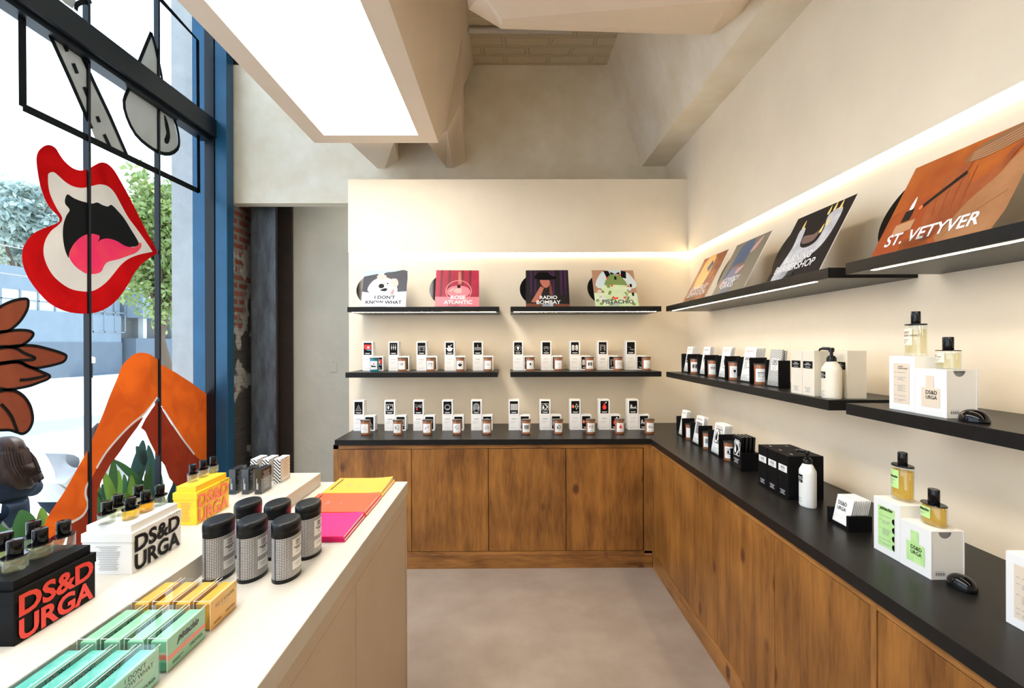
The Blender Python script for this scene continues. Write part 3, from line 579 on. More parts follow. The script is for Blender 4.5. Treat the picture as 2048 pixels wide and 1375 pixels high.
yst = on(1752, 1000, 0, fx).y
right_cab('long stained pine base cabinet of four doors beside the open floor', list(zip(ey[1:], ey)), yst, fy, [(ey[0], fy), (yst, ey[4])])
right_cab('stained pine base cabinet under the end of the worktop near the camera', [(yst-.50, yst), (yst-1.0, yst-.5)], -.6, yst-.001, [(-.6, yst-1.0)])

# ---------------------------------------------------------------- floating shelves
def shelf(label, x0, x1, y0, y1, zt_, led=None):
    t = thing('floating_shelf', label, 'shelf')
    b = MB(); b.box(x0, x1, y0, y1, zt_-.037, zt_, 'black', .0012); b.build('board', t)
    if led: b = MB(); b.box(*led[:4], zt_-.0376, zt_-.0362, 'led2' if zt_ > 1.5 else 'led3'); b.build('light_strip', t)
yf = 3.665
shelf('black record shelf on the end wall beside the alcove, with a light strip', -1.155, -.066, yf, YB, ZU+.003, (-1.13, -.09, yf+.02, yf+.036))
shelf('black record shelf on the end wall beside the room corner, with a light strip', .016, 1.103, yf, YB, ZU+.003, (.04, 1.07, yf+.02, yf+.036))
shelf('black candle shelf on the end wall beside the alcove', -1.170, -.078, yf, YB, ZS, (-1.13, -.09, yf+.02, yf+.036))
shelf('black candle shelf on the end wall beside the room corner', .014, 1.102, yf, YB, ZS, (.04, 1.07, yf+.02, yf+.036))
shelf('upper black shelf on the long wall near the corner, carrying three posters', 1.128, XR, 1.79, 3.64, ZU, (1.143, 1.158, 1.90, 3.55))
shelf('upper black shelf on the long wall near the camera, carrying one orange poster', 1.128, XR, -.15, 1.698, ZU, (1.143, 1.158, 0.0, 1.60))
shelf('middle black shelf on the long wall, carrying cards, cream boxes and pump bottle', 1.128, XR, 1.79, 3.64, ZS, (1.143, 1.158, 1.90, 3.55))
shelf('middle black shelf on the long wall near the camera, carrying perfume', 1.128, XR, -.15, 1.698, ZS, (1.143, 1.158, 0.0, 1.60))
# wall light strips tucked under the lip of the upper plaster
t = thing('light_strip', 'warm light strip glowing across the end wall above the record shelves', 'light strip')
b = MB(); b.box(-1.235, XR-.015, YB-.0115, YB-.0005, 2.210, 2.2265, 'led'); b.build('light_diffuser', t)
t = thing('light_strip', 'warm light strip running the length of the long wall above the posters', 'light strip')
b = MB(); b.box(XR-.0115, XR-.0005, -1.2, YB-.015, 2.210, 2.2265, 'led'); b.build('light_diffuser', t)

# ---------------------------------------------------------------- small artwork for candle boxes and labels (w wide, h high)
def art(b, S, k, x, y, w, h, fg, bg, l=.0007):
    P = lambda pts, m=fg, ll=l: b.poly(S, [(x+u*w, y+v*h) for u, v in pts], m, ll)
    Ln = lambda pts, wd=.02, m=fg, cl=False: b.line(S, [(x+u*w, y+v*h) for u, v in pts], wd*w, m, l, cl)
    D = lambda u, v, r, m=fg, ll=l, ry=None: b.disc(S, x+u*w, y+v*h, r*w, m, ll, ry=(ry*w if ry else None))
    R = lambda u, v, r, wd=.03, m=fg, a0=0, a1=2*PI: b.ring(S, x+u*w, y+v*h, r*w, wd*w, m, l, 16, a0, a1)
    if k == 'sea':
        P([(0, 0), (1, 0), (1, 1), (0, 1)], 'red' if bg == 'blackm' else 'white', l-.0002); P([(0, 0), (1, 0), (1, .3), (0, .32)], 'blueprint', l); P([(0, 0), (1, 0), (1, .16), (.55, .2), (.25, .32), (0, .5)], 'blackm', l+.0002); D(.6, .62, .17, 'white' if bg == 'blackm' else 'red', l+.0002)
    elif k == 'carrots':
        for u in (.22, .5, .78): P([(u-.09, .72), (u+.09, .72), (u, .2)]); P([(u-.05, .98), (u+.04, .98), (u+.01, .74)])
    elif k == 'awning':
        for i in range(5): P([(.02+i*.2, .62), (.12+i*.2, .62), (.2+i*.2, .8), (.1+i*.2, .8)])
        for u in (.08, .2, .8, .92): Ln([(u, .1), (u, .6)], .03)
        Ln([(.3, .1), (.3, .5), (.7, .5), (.7, .1)]); D(.4, .2, .04); D(.6, .2, .04)
    elif k == 'pot':
        P([(.1, .55), (.9, .55), (.84, .2), (.7, .08), (.3, .08), (.16, .2)]); Ln([(.25, .62), (.75, .62)], .06); P([(.5, .66), (.9, .96), (.75, .96), (.45, .7)]); D(.06, .45, .07); D(.94, .45, .07); D(.35, .75, .1)
    elif k == 'cloister':
        for i in range(9): Ln([(.06+i*.11, .2), (.06+i*.11, .5)], .035)
        Ln([(.0, .55), (1, .55)], .06); Ln([(.5, .55), (.5, .85)], .05); D(.5, .88, .05)
    elif k == 'heart':
        P([(.5, .15), (.3, .5), (.34, .68), (.5, .66), (.66, .68), (.7, .5)]); R(.5, .45, .46, .03)
    elif k == 'lotus':
        for a in (-60, -30, 0, 30, 60): R(.5+.3*math.sin(a*PI/180), .45+.1*math.cos(a*PI/180), .16, .02)
        R(.5, .3, .3, .03, fg, PI, 2*PI)
    elif k == 'hands':
        for u in (.24, .76):
            D(u, .3, .2); [Ln([(u-.15+j*.1, .35), (u-.15+j*.1, .9-.06*abs(j-1.4))], .075) for j in range(4)]; D(u, .28, .07, bg, l+.0002)
    elif k == 'gate':
        Ln([(.15, .1), (.15, .7), (.85, .7), (.85, .1)], .05); Ln([(.05, .82), (.4, .9), (.95, .78)], .04); Ln([(.28, .1), (.28, .6)], .03); Ln([(.72, .1), (.72, .6)], .03); D(.55, .4, .05)
    elif k == 'slide':
        Ln([(.02, .6), (.5, .55), (.4, .25), (.98, .15)], .025); Ln([(.5, .3), (.98, .3)], .02); [Ln([(.5+i*.1, .18), (.5+i*.1, .3)], .02) for i in range(5)]
    elif k == 'triangle':
        for i in range(4):
            for j in range(4-i): R(.2+.2*j+.1*i, .18+.19*i, .06, .03)
        Ln([(.1, .1), (.9, .1), (.5, .85)], .02, fg, True)
    elif k == 'window':
        Ln([(.06, .1), (.94, .1), (.94, .9), (.06, .9)], .05, fg, True); P([(.32, .2), (.45, .5), (.32, .8), (.18, .5)]); P([(.55, .25), (.72, .18), (.88, .27), (.7, .36)]); [D(.58+i*.14, .72, .045) for i in range(3)]
    elif k == 'script':
        Ln([(.02, .85), (.5, .75), (.98, .88), (.9, .5), (.6, .7), (.3, .45), (.06, .7)], .03); Ln([(.1, .5), (.5, .6), (.95, .45)], .03); R(.75, .6, .14); D(.28, .25, .13, 'red'); P([(.28, .5), (.18, .3), (.38, .3)], 'red')
    elif k == 'moon':
        R(.5, .5, .42, .05); R(.5, .5, .32, .03); D(.34, .58, .13, bg if bg != 'white' else fg); P([(.34, .32), (.86, .32), (.78, .2), (.45, .2)])
    elif k == 'arch':
        for i in range(4): R(.5, .6, .46-i*.09, .035)
        for i in range(4): Ln([(.06+i*.08, .02), (.06+i*.08, .5)], .03); Ln([(.94-i*.08, .02), (.94-i*.08, .5)], .03)
        D(.5, .6, .07)
    elif k == 'bars':
        for i in range(8): P([(.02+i*.125, .1), (.02+i*.125+(.05, .08, .06, .09)[i % 4], .1), (.02+i*.125+(.05, .08, .06, .09)[i % 4], .9), (.02+i*.125, .9)])
    elif k == 'drop':
        Ln([(.05, .08), (.95, .08), (.95, .92), (.05, .92)], .04, fg, True); P([(.27, .8), (.4, .4), (.36, .24), (.27, .2), (.17, .24), (.13, .4)]); Ln([(.4, .9), (.8, .5), (.4, .1)], .07); Ln([(.55, .9), (.93, .5), (.55, .1)], .05)
    elif k == 'bow':
        P([(0, .6), (.12, .78), (.28, .72), (.33, .5), (.25, .32), (.06, .36)], 'coral'); Ln([(.3, .53), (1, .53)], .03); Ln([(.5, .53), (.68, .9), (.88, .53), (.68, .16)], .05, fg, True); D(.93, .55, .05)
    elif k == 'vase':
        P([(.38, .95), (.62, .95), (.57, .78), (.78, .5), (.74, .24), (.5, .12), (.26, .24), (.22, .5), (.43, .78)], 'redbig'); D(.72, 1.02, .1, 'white', l)
    elif k == 'harbour':
        P([(.02, .3), (.98, .3), (.9, .42), (.6, .42), (.35, .5), (.35, .75), (.12, .75), (.1, .46)]); D(.8, .5, .07); Ln([(0, .22), (1, .22)], .03)
NICE = dict(sea='red sky and blue sea', carrots='three carrots', awning='striped awning stall', pot='steaming cooking pot', cloister='row of columns', heart='heart', lotus='lotus flower', hands='pair of open hands', gate='gateway', slide='thin zigzag line', triangle='triangle of rings', window='framed leaf shapes', script='script and red drop', moon='round moon', arch='keyhole arch', bars='barcode bars', drop='water drop and chevron', bow='bow and flower', vase='red vase', harbour='harbour skyline')
BW = .0775; BH = .1115
def carton(k, kind, label, loc, group):
    b = MB(); b.box(0, BW, 0, BW, 0, BH, 'white', .0008); S = Flat((0, 0, 0), (1, 0, 0), (0, 0, 1))
    b.rect(S, .002, BH-.0045, BW-.004, .0005, 'lgrey', .0003)
    if kind == 'art':
        b.rect(S, .009, .010, BW-.018, BH-.020, 'blackm', .0003)
        art(b, S, k, .013, .030, BW-.026, .058, 'lgrey' if k in ('awning', 'cloister', 'lotus', 'gate', 'slide', 'triangle', 'moon', 'arch', 'harbour', 'script') else 'white', 'blackm')
        b.fine(S, .018, .021, BW-.036, 2, .0045, .0026, 'white', 'c', l=.0012)
    else:
        b.fine(S, .020, BH-.026, BW-.040, 1 if len(k) % 2 else 2, .004, .0022, 'grey', 'c')
        b.fine(S, .012, BH-.045, .045, 4, .0045, .0014, 'lgrey'); b.fine(S, .012, .020, .052, 2, .004, .0014, 'lgrey', 'c')
    return tag(b.build('candle_carton', None, loc), label, 'box', group)
_jar = {}
def candle(k, label, loc, group, teal=False, clabel=0.0, lidm='smoke', sc=1.0):
    t = thing('glass_candle', label, 'candle', loc, group)
    key = ('teal' if teal else 'amber')
    if key not in _jar:
        b = MB(); b.lathe([(.0295, 0), (.0315, .003), (.0318, .012), (.0325, .094), (.0325, .097), (.0305, .097), (.0303, .013), (.0, .013)], 'tealg' if teal else 'amber', n=28, caps=False); b.lathe([(.0, .0), (.0295, 0)], 'tealg' if teal else 'amber', n=28, caps=False)
        w_ = MB(); w_.lathe([(.0300, .0135), (.0300, .080), (.0, .080)], 'creamlbl', n=24, caps=True); w_.tube([(0, 0, .078), (0, 0, .088)], .0007, 'blackm', 6)
        l_ = MB(); l_.lathe([(.0, .097), (.0350, .097), (.0355, .099), (.0350, .1025), (.0, .1035)], lidm, n=28, caps=False)
        _jar[key] = [x.build('proto').data for x in (b, w_, l_)]
        for o in list(bpy.data.objects):
            if o.name.startswith('proto'): bpy.data.objects.remove(o)
    for nm, me in zip(('jar', 'wax', 'lid'), _jar[key]):
        o = bpy.data.objects.new(nm, me); COL.objects.link(o); o.parent = t
        if nm == 'jar': jar = o
        else: o.parent = t
    b = MB(); S = Oval((0, 0, 0), .0322, .0322, -PI/2-.86+clabel); w = .0555
    for i in range(14):
        a, c = w*i/14, w*(i+1)/14
        b.face([S(a, .016, .0005), S(c, .016, .0005), S(c, .078, .0005), S(a, .078, .0005)], 'white', True)
    if k: art(b, S, k, .011, .034, .034, .036, 'grey' if k in ('triangle', 'lotus', 'cloister', 'slide', 'arch', 'harbour', 'gate', 'moon', 'script') else 'blackm', 'white', .0014)
    b.fine(S, .012, .026, .032, 2, .0035, .0016, 'lgrey', 'c', l=.0011)
    b.build('label', jar)
    return t
rows = [
    ('shelf by alcove', 3.89, 3.80, ZS, [725.2, 777, 833, 889.2, 945.5], [749.1, 804.5, 861.4, 920.8, 975.9], ['sea', 'carrots', 'awning', 'pot', 'cloister'], 739.5),
    ('shelf by corner', 3.89, 3.80, ZS, [1026.1, 1082.5, 1139.7, 1195.3, 1251.7], [1060.4, 1116.3, 1178.7, 1235.9, 1292.3], ['heart', 'lotus', 'hands', 'gate', 'slide'], 0),
    ('end worktop', 3.75, 3.60, ZCNT, [706.6, 768.9, 826.4, 884.5, 942.3], [730.9, 795.5, 854.5, 914.2, 973.9], ['triangle', 'window', 'script', 'moon', 'arch'], 0),
    ('end worktop', 3.75, 3.60, ZCNT, [1017.4, 1079.8, 1140.2, 1198.5, 1255.9], [1052.4, 1116.8, 1181.3, 1239.3, 1298.9], ['bars', 'drop', 'bow', 'vase', 'harbour'], 0)]
for place, yb, yc, z, tl, cc, ks, _ in rows:
    for px, pc, k in zip(tl, cc, ks):
        x = on(px, 740 if z > 1 else 860, 1, yb).x; n = NICE[k]
        carton(k, 'text', 'fine print box supporting the %s box, %s' % (n, place), (x, yb, z), 'white candle boxes')
        carton(k, 'art', 'white box picturing a %s, stacked on another, %s' % (n, place), (x, yb, z+BH+.0004), 'white candle boxes')
        carton(k, 'art', 'low white box behind the %s candle, %s' % (n, place), (x+BW+.002, yb, z), 'white candle boxes')
        xc = on(pc, 740 if z > 1 else 868, 1, yc).x
        candle(k, '%s glass candle labelled with a %s, %s' % ('teal' if k == 'sea' else 'amber', n, place), (xc, yc, z), 'candles on the end wall', k == 'sea')

# ---------------------------------------------------------------- card holders with candles on the long wall
def card_holder(label, x, y0, y1, z, h=.130, d=.084):
    t = thing('card_holder', label, 'card holder', (x, y0, z))
    b = MB(); b.box(0, d, 0, .009, 0, h, 'blackm', .0006); b.build('side_panel', t)
    b = MB(); b.box(0, d, y1-y0-.009, y1-y0, 0, h, 'blackm', .0006); b.build('side_panel', t)
    b = MB(); b.box(.004, d, .009, y1-y0-.009, 0, .006, 'blackm'); b.box(d-.006, d, .009, y1-y0-.009, 0.006, h*.8, 'blackm'); b.build('base', t)
    b = MB(); b.box(-.002, .000, .009, y1-y0-.009, 0.0, .030, 'acrylic'); b.build('front_lip', t)
    return t
CARD = {}
def cards(label, x, y0, y1, z, h, n, lean, k, group, pitch=.0062, big=False):
    w = y1-y0
    for i in range(n):
        b = MB(); b.box(0, .0016, 0, w, 0, h, 'white')
        S = Flat((0, w, 0), (0, -1, 0), (0, 0, 1))
        if i == 0:
            if big: b.text(S, 'DS&D', w*.14, h*.66, w=w*.52, m='blackm', bold=.012); b.text(S, 'URGA', w*.14, h*.47, w=w*.52, m='blackm', bold=.012)
            else:
                b.text(S, 'DS&DURGA', w*.12, h*.86, w=w*.72, m='grey', bold=.01)
                if k: art(b, S, k, w*.14, h*.30, w*.72, w*.72, 'blackm', 'white')
                b.fine(S, w*.14, h*.17, w*.6, 3, .006, .0018, 'grey')
            b.rect(S, 0, h*.235, w, .0006, 'lgrey')
        o = b.build('scent_card', None, (x+i*pitch, y0, z), (0, lean, 0))
        lab = ('front card in the %s' if i == 0 else 'card behind the front one in the %s') % label
        tag(o, lab, 'card', group)
sets = [(1.205, 3.415, 3.545, ZS, 'hands', 'shelf holder by the room corner'), (1.203, 3.115, 3.245, ZS, 'carrots', 'second shelf holder from the corner'),
        (1.203, 2.822, 2.955, ZS, 'heart', 'third shelf holder from the corner'), (1.195, 2.515, 2.66, ZS, 'awning', 'shelf holder beside the checked pouch'),
        (1.168, 3.425, 3.545, ZCNT, None, 'worktop holder by the room corner'), (1.163, 3.112, 3.262, ZCNT, 'bars', 'middle worktop card holder'), (1.163, 2.812, 2.968, ZCNT, 'drop', 'worktop holder beside the black packs')]
for x, y0, y1, z, k, place in sets:
    card_holder('black upright %s' % place, x, y0, y1, z)
    cards(place, x+.012, y0+.012, y1-.012, z+.010, .172 if z > 1 else .168, 9 if k in ('awning', 'drop') else 5, .17, k, 'cards in the '+place, .0055)
    candle(k, 'amber glass candle standing before the %s' % place, (x+.018+(.012 if z > 1 else .020), y0-.052, z), 'candles on the long wall', clabel=-.45)

# checked pouch in its holder
def sleeve(name, label, cat, m, x, y0, y1, z, d, h, lean=0.0, group=None, deco=None):
    b = MB(); w = y1-y0; S = Flat((0, w, 0), (0, -1, 0), (0, 0, 1))
    P = [S(0, 0), S(w, 0), S(w, h), S(0, h)]
    b.face(P, m, uv=[(0, 0), (w, 0), (w, h), (0, h)])
    b.face([(0, 0, 0), (d, 0, 0), (d, 0, h), (0, 0, h)], m, uv=[(0, 0), (d, 0), (d, h), (0, h)])
    b.face([(d, w, 0), (0, w, 0), (0, w, h), (d, w, h)], m, uv=[(0, 0), (d, 0), (d, h), (0, h)])
    b.face([(0, 0, h), (d, 0, h), (d, w, h), (0, w, h)], m, uv=[(0, 0), (d, 0), (d, w), (0, w)])
    b.face([(d, 0, 0), (d, w, 0), (d, w, h), (d, 0, h)], m, uv=[(0, 0), (w, 0), (w, h), (0, h)])
    b.face([(0, 0, 0), (0, w, 0), (d, w, 0), (d, 0, 0)], m)
    if deco: deco(b, S, w, h)
    return tag(b.build(name, None, (x, y0, z), (0, lean, 0)), label, cat, group)
def dec_hound(b, S, w, h):
    b.rect(S, w*.18, h*.42, w*.62, h*.33, 'white'); b.text(S, 'DS&D', w*.26, h*.64, w=w*.46, m='blackm', bold=.015); b.text(S, 'URGA', w*.26, h*.56, w=w*.46, m='blackm', bold=.015); b.fine(S, w*.28, h*.51, w*.4, 3, .006, .0018, 'grey', 'c', l=.0008)
card_holder('black holder gripping the checked pouches beside the cream boxes', 1.198, 2.25, 2.375, ZS, .124, .05)
sleeve('checked_pouch', 'black and white checked pouch with a white label in front of its twin', 'pouch', 'hound', 1.203, 2.262, 2.364, ZS+.008, .008, .165, .10, 'checked pouches', dec_hound)
sleeve('checked_pouch', 'checked pouch tucked behind the labelled one on the middle shelf', 'pouch', 'hound', 1.222, 2.262, 2.364, ZS+.008, .008, .160, .08, 'checked pouches')
def dec_pack(b, S, w, h):
    b.text(S, 'DS&D', w*.24, h*.78, w=w*.5, m='white', bold=.03); b.text(S, 'URGA', w*.24, h*.71, w=w*.5, m='white', bold=.03)
    art(b, S, 'drop', w*.14, h*.34, w*.72, w*.80, 'white', 'blackm'); b.fine(S, w*.2, h*.26, w*.6, 4, .006, .0022, 'lgrey', 'c', l=.0008)
card_holder('low black tray holding the glossy black packs on the worktop', 1.150, 2.515, 2.64, ZCNT, .09, .09)
for i in range(4):
    sleeve('hanging_card_pack', ('front glossy black pack with a white drop emblem on the worktop' if i == 0 else 'glossy black pack tucked behind the emblem pack'), 'pack', 'blackg', 1.152+i*.019, 2.528, 2.628, ZCNT+.008, .010, .158, .06, 'black packs in the tray', dec_pack if i == 0 else None)

# ---------------------------------------------------------------- black and cream boxes
def lotion_box(name, label, m, x, y0, w, d, h, z, lab, txt, group, front=True):
    b = MB(); b.box(0, d, 0, w, 0, h, m, .0008)
    if front:
        S = Flat((0, w, 0), (0, -1, 0), (0, 0, 1)); fgm = 'blackm' if lab == 'white' else 'white'
        b.rect(S, w*.08, h*.60, w*.80, h*.16, lab); y = h*.70
        for ln in txt: b.text(S, ln, w*.48, y, h=h*.026, m=fgm, bold=.02, align='c'); y -= h*.032
        b.fine(S, w*.3, h*.625, w*.36, 1, .004, .0016, fgm, 'c', l=.0008)
        b.fine(S, w*.22, h*.165, w*.5, 4, .005, .0018, 'lgrey' if m == 'blackm' else 'grey', 'c')
    if m == 'blackm': T = Flat((0, w, h), (0, -1, 0), (1, 0, 0)); b.rect(T, w*.35, d*.45, w*.28, .005, 'lgrey', .0005)
    return tag(b.build(name, None, (x, y0, z)), label, 'box', group)
for r in (0, 1):
    for i in range(3):
        lotion_box('lotion_box', 'tall black %s box, %s' % (('labelled front', 'plain rear')[r], ('behind the white pump bottle', 'middle one of its row', 'end one beside the black packs')[i]),
                   'blackm', 1.130+r*.0722, 2.054+i*.0835, .081, .0712, .176, ZCNT, 'white', ['DSD HAIR', 'AFTER RAIN'], 'tall black boxes', r == 0)
for i in range(2):
    lotion_box('lotion_box', 'tall cream box with a black label %s' % ('beside the cream pump bottle' if i == 0 else 'beside the checked pouch holder'), 'cream', 1.150, 1.911+i*.080, .078, .0705, .173, ZS, 'blackm', ["I DON'T", 'KNOW WHAT'], 'tall cream boxes')
lotion_box('lotion_box', 'tall cream box standing behind the cream pump bottle', 'cream', 1.222, 1.831, .080, .070, .173, ZS, 'blackm', ["I DON'T", 'KNOW WHAT'], 'tall cream boxes')
lotion_box('lotion_box', 'tall cream box against the wall behind the front cream pair', 'cream', 1.222, 1.913, .080, .070, .173, ZS, 'blackm', [], 'tall cream boxes', False)

def pump_bottle(label, m, loc, zs_, zn, ztop, txt, a=.027, b2=.039, rz=0.0):
    t = thing('pump_bottle', label, 'pump bottle', loc, None, rz)
    b = MB(); k = a/b2; b.lathe([(0, 0), (b2*.94, 0), (b2*.985, .003), (b2, .008), (b2, zs_-.008), (b2*.97, zs_), (b2*.60, zn-.004), (.016, zn)], m, ax=k, ay=1, n=48, caps=False)
    S = Oval((0, 0, 0), a, b2, PI-.62); h = zs_; w = .034
    for i in range(12): b.face([S(w*i/12, h*.66, .0006), S(w*(i+1)/12, h*.66, .0006), S(w*(i+1)/12, h*.88, .0006), S(w*i/12, h*.88, .0006)], 'blackm', True)
    y = h*.79
    for ln in txt: b.text(S, ln, w*.5, y, h=h*.036, m='white', bold=.03, align='c', l=.0012); y -= h*.052
    b.fine(S, w*.2, h*.69, w*.6, 1, .004, .0016, 'white', 'c', l=.0012); b.fine(S, w*.2, h*.22, w*.7, 4, .005, .0016, 'grey', l=.0008)
    bb = b.build('bottle_body', t)
    b = MB(); b.lathe([(0, zn), (.0165, zn), (.0165, zn+.013), (.015, zn+.015), (.0125, zn+.016), (.0125, zn+.020), (.0055, zn+.021), (.0055, ztop-.010), (0, ztop-.010)], 'blackg', n=24, caps=False); b.build('collar', bb)
    b = MB(); b.lathe([(0, ztop-.016), (.009, ztop-.016), (.010, ztop-.006), (.008, ztop), (0, ztop)], 'blackg', n=20, caps=False)
    b.tube([(-.004, .006, ztop-.004), (-.016, .024, ztop-.003), (-.021, .034, ztop-.006), (-.023, .037, ztop-.012)], [.0065, .0055, .004, .003], 'blackg', 10); b.build('pump_head', t)
pump_bottle('white pump bottle with a black label standing before the black boxes', 'whitep', (1.166, 1.982, ZCNT), .139, .165, .214, ['DSD HAIR', 'AFTER RAIN'])
pump_bottle('cream pump bottle with a black label standing before the cream boxes', 'cream', (1.182, 1.858, ZS), .110, .134, .184, ["I DON'T", 'KNOW WHAT'], .029, .041)

# ---------------------------------------------------------------- perfume displays
def perfume(label, loc, a, b2, hg, hc, liq, group=None, lab=None, lines=None, capw=.45, script=None, level=.86, rz=0.0):
    t = thing('perfume_bottle', label, 'perfume bottle', loc, group, rz); k = a/b2; fl = max(.003, hg*.09)
    b = MB(); b.lathe([(0, 0), (b2*.93, 0), (b2, .002), (b2, hg-.0015), (b2*.97, hg), (0, hg)], 'glassb', ax=k, ay=1, n=40, caps=False); gl = b.build('glass', t)
    b = MB(); b.lathe([(0, fl), (b2*.90, fl), (b2*.91, fl+.002), (b2*.91, fl+(hg-fl)*level), (0, fl+(hg-fl)*level)], liq, ax=k, ay=1, n=36, caps=False); b.build('liquid', gl)
    b = MB(); b.lathe([(0, hg), (b2*1.02, hg), (b2*1.03, hg+.0012), (b2*1.0, hg+max(.0022, hg*.045)), (0, hg+max(.0022, hg*.045))], 'blackg', ax=k, ay=1, n=40, caps=False)
    h1 = hg+max(.0022, hg*.045); b.build('collar_plate', t)
    b = MB(); b.lathe([(0, h1), (b2*capw*.95, h1), (b2*capw, h1+.001), (b2*capw, h1+hc-.0015), (b2*capw*.93, h1+hc), (0, h1+hc-.0006)], 'blackg', ax=min(1, k*1.3), ay=1, n=32, caps=False); b.build('cap', t)
    if lab:
        b = MB(); S = Oval((0, 0, 0), a, b2, PI-1.05); w = b2*1.28; z0, z1 = hg*.36, hg*.90
        for i in range(14): b.face([S(w*i/14, z0, .0005), S(w*(i+1)/14, z0, .0005), S(w*(i+1)/14, z1, .0005), S(w*i/14, z1, .0005)], lab, True)
        y = z1-(z1-z0)*.30
        if script: b.text(S, 'pistachio', w*.52, z0+(z1-z0)*.52, w=w*.86, m='blackm', bold=.035, shear=.5, align='c', l=.0011); y = z0+(z1-z0)*.40
        for ln in (lines or []): b.text(S, ln, w*.08, y, h=(z1-z0)*.13, m='blackm', bold=.008, l=.0011); y -= (z1-z0)*.19
        b.fine(S, w*.08, y, w*.66, 3, (z1-z0)*.10, (z1-z0)*.035, 'grey', l=.0011); b.build('label', gl)
    return t
def display(xf, y_hi, y_mid, y_lo, z, ht, hw, d, inlay, place, names, script):
    # tall box then wide box, faces towards the room
    w = y_hi-y_mid; t = thing('perfume_display_box', 'tall white display box with a %s panel of print %s' % (inlay[1], place), 'display box', (xf, y_mid, z))
    b = MB(); b.box(0, d, 0, w, 0, ht, 'white', .001); b.build('carton', t)
    b = MB(); S = Flat((0, w, 0), (0, -1, 0), (0, 0, 1)); b.rect(S, w*.19, ht*.13, w*.62, ht*.74, inlay[0], .0008)
    if script:
        b.text(S, 'pistachio', w*.50, ht*.79, w=w*.5, m='blackm', bold=.03, shear=.5, align='c', l=.0014)
        for i in range(4): b.poly(S, [(w*.81, ht*(.66-i*.155)+ .009*math.sin(a)) if j in (0, 8) else (w*.81+.009*math.cos(a), ht*(.66-i*.155)+.009*math.sin(a)) for j, a in enumerate([PI/2+PI*q/8 for q in range(9)])], 'blackm', .0014)
    elif names:
        b.text(S, names[0], w*.38, ht*.80, h=ht*.025, m='blackm', bold=.01, l=.0014); b.text(S, names[1], w*.38, ht*.763, h=ht*.025, m='blackm', bold=.01, l=.0014)
    for yy, n_ in ((.70, 1), (.61, 3), (.46, 5), (.27, 1), (.20, 2)): b.fine(S, w*.36, ht*yy, w*.32, n_, ht*.024, ht*.008, 'grey', l=.0014); b.fine(S, w*.24, ht*yy, w*.08, 1, .002, ht*.008, 'grey', l=.0014)
    b.build('inlay', t)
    w2 = y_mid-y_lo-.001; t = thing('perfume_display_box', 'wide white display box with a bottle-shaped %s window %s' % (inlay[1], place), 'display box', (xf, y_lo, z))
    b = MB(); tk = .0025
    b.box(0, tk, 0, w2, 0, hw, 'white'); b.box(d-tk, d, 0, w2, 0, hw, 'white'); b.box(tk, d-tk, .001, w2, 0, tk, 'white'); b.box(tk, d-tk, .001, w2, hw-tk, hw, 'white'); b.box(tk, d-tk, w2-tk, w2, tk, hw-tk, 'white'); b.build('outer_box', t)
    b = MB(); E_ = Flat((tk, .0015, tk), (1, 0, 0), (0, 0, 1)); W_, H_ = d-2*tk, hw-2*tk; cx_, r_ = W_*.42, W_*.20
    arc = [(cx_+r_*math.cos(PI+PI*i/14), H_+r_*math.sin(PI+PI*i/14)) for i in range(15)]
    b.poly(E_, [(0, 0), (W_, 0), (W_, H_)]+arc[::-1]+[(0, H_)], 'whitep', 0.0); b.poly(E_, [(0, 0), (W_, 0), (W_, H_), (0, H_)], 'grey', -.006)
    b.rect(E_, W_*.06, H_*.05, W_*.42, H_*.13, 'white', .0003)
    for i in range(12): b.rect(E_, W_*(.12+i*.026), H_*.065, W_*(.008+.010*((i*7) % 3 == 0)), H_*.065, 'blackm', .0006)
    b.fine(E_, W_*.12, H_*.155, W_*.28, 1, .002, .0008, 'grey', l=.0006); b.build('drawer', t)
    b = MB(); S = Flat((0, w2, 0), (0, -1, 0), (0, 0, 1))
    b.poly(S, [(w2*(u), hw*(v)) for u, v in ((.22, .18), (.80, .18), (.80, .60), (.62, .60), (.62, .86), (.36, .86), (.36, .60), (.22, .60))], inlay[0], .0008)
    b.text(S, 'DS&D', w2*.37, hw*.46, w=w2*.35, m='blackm', bold=.012, l=.0014); b.text(S, 'URGA', w2*.37, hw*.355, w=w2*.35, m='blackm', bold=.012, l=.0014); b.build('bottle_window', t)
def dome(label, loc, a=.026, b2=.038, h=.033):
    b = MB(); n = 10; b.lathe([(b2*math.cos(PI/2*i/n)**.8 if i < n else 0, .004+(h-.004)*math.sin(PI/2*i/n)) for i in range(n+1)], 'blackg', ax=a/b2, ay=1, n=36, caps=False); b.lathe([(0, 0), (b2*.97, 0), (b2*.99, .002), (b2, .004)], 'blackg', ax=a/b2, ay=1, n=36, caps=False)
    tag(b.build('tester_dome', None, loc), label, 'cap')
display(1.129, 1.571, 1.465, 1.356, ZCNT, .163, .129, .090, ('greenlbl', 'green'), 'on the worktop', None, True)
perfume('tall oval bottle of golden perfume with a green label on the worktop display', (1.180, 1.520, ZCNT+.1634), .022, .0355, .101, .037, 'liqy', 'golden perfume bottles', 'greenlbl', None, .40, True)
perfume('short oval bottle of golden perfume with a green label on the worktop display', (1.180, 1.408, ZCNT+.1294), .022, .0375, .056, .040, 'liqy', 'golden perfume bottles', 'greenlbl', None, .42, True)
dome('glossy black oval dome on the worktop beside the green display box', (1.172, 1.312, ZCNT))
display(1.165, 1.553, 1.455, 1.348, ZS, .161, .128, .083, ('tanlbl', 'beige'), 'on the middle shelf', ["I DON'T", 'KNOW WHAT'], False)
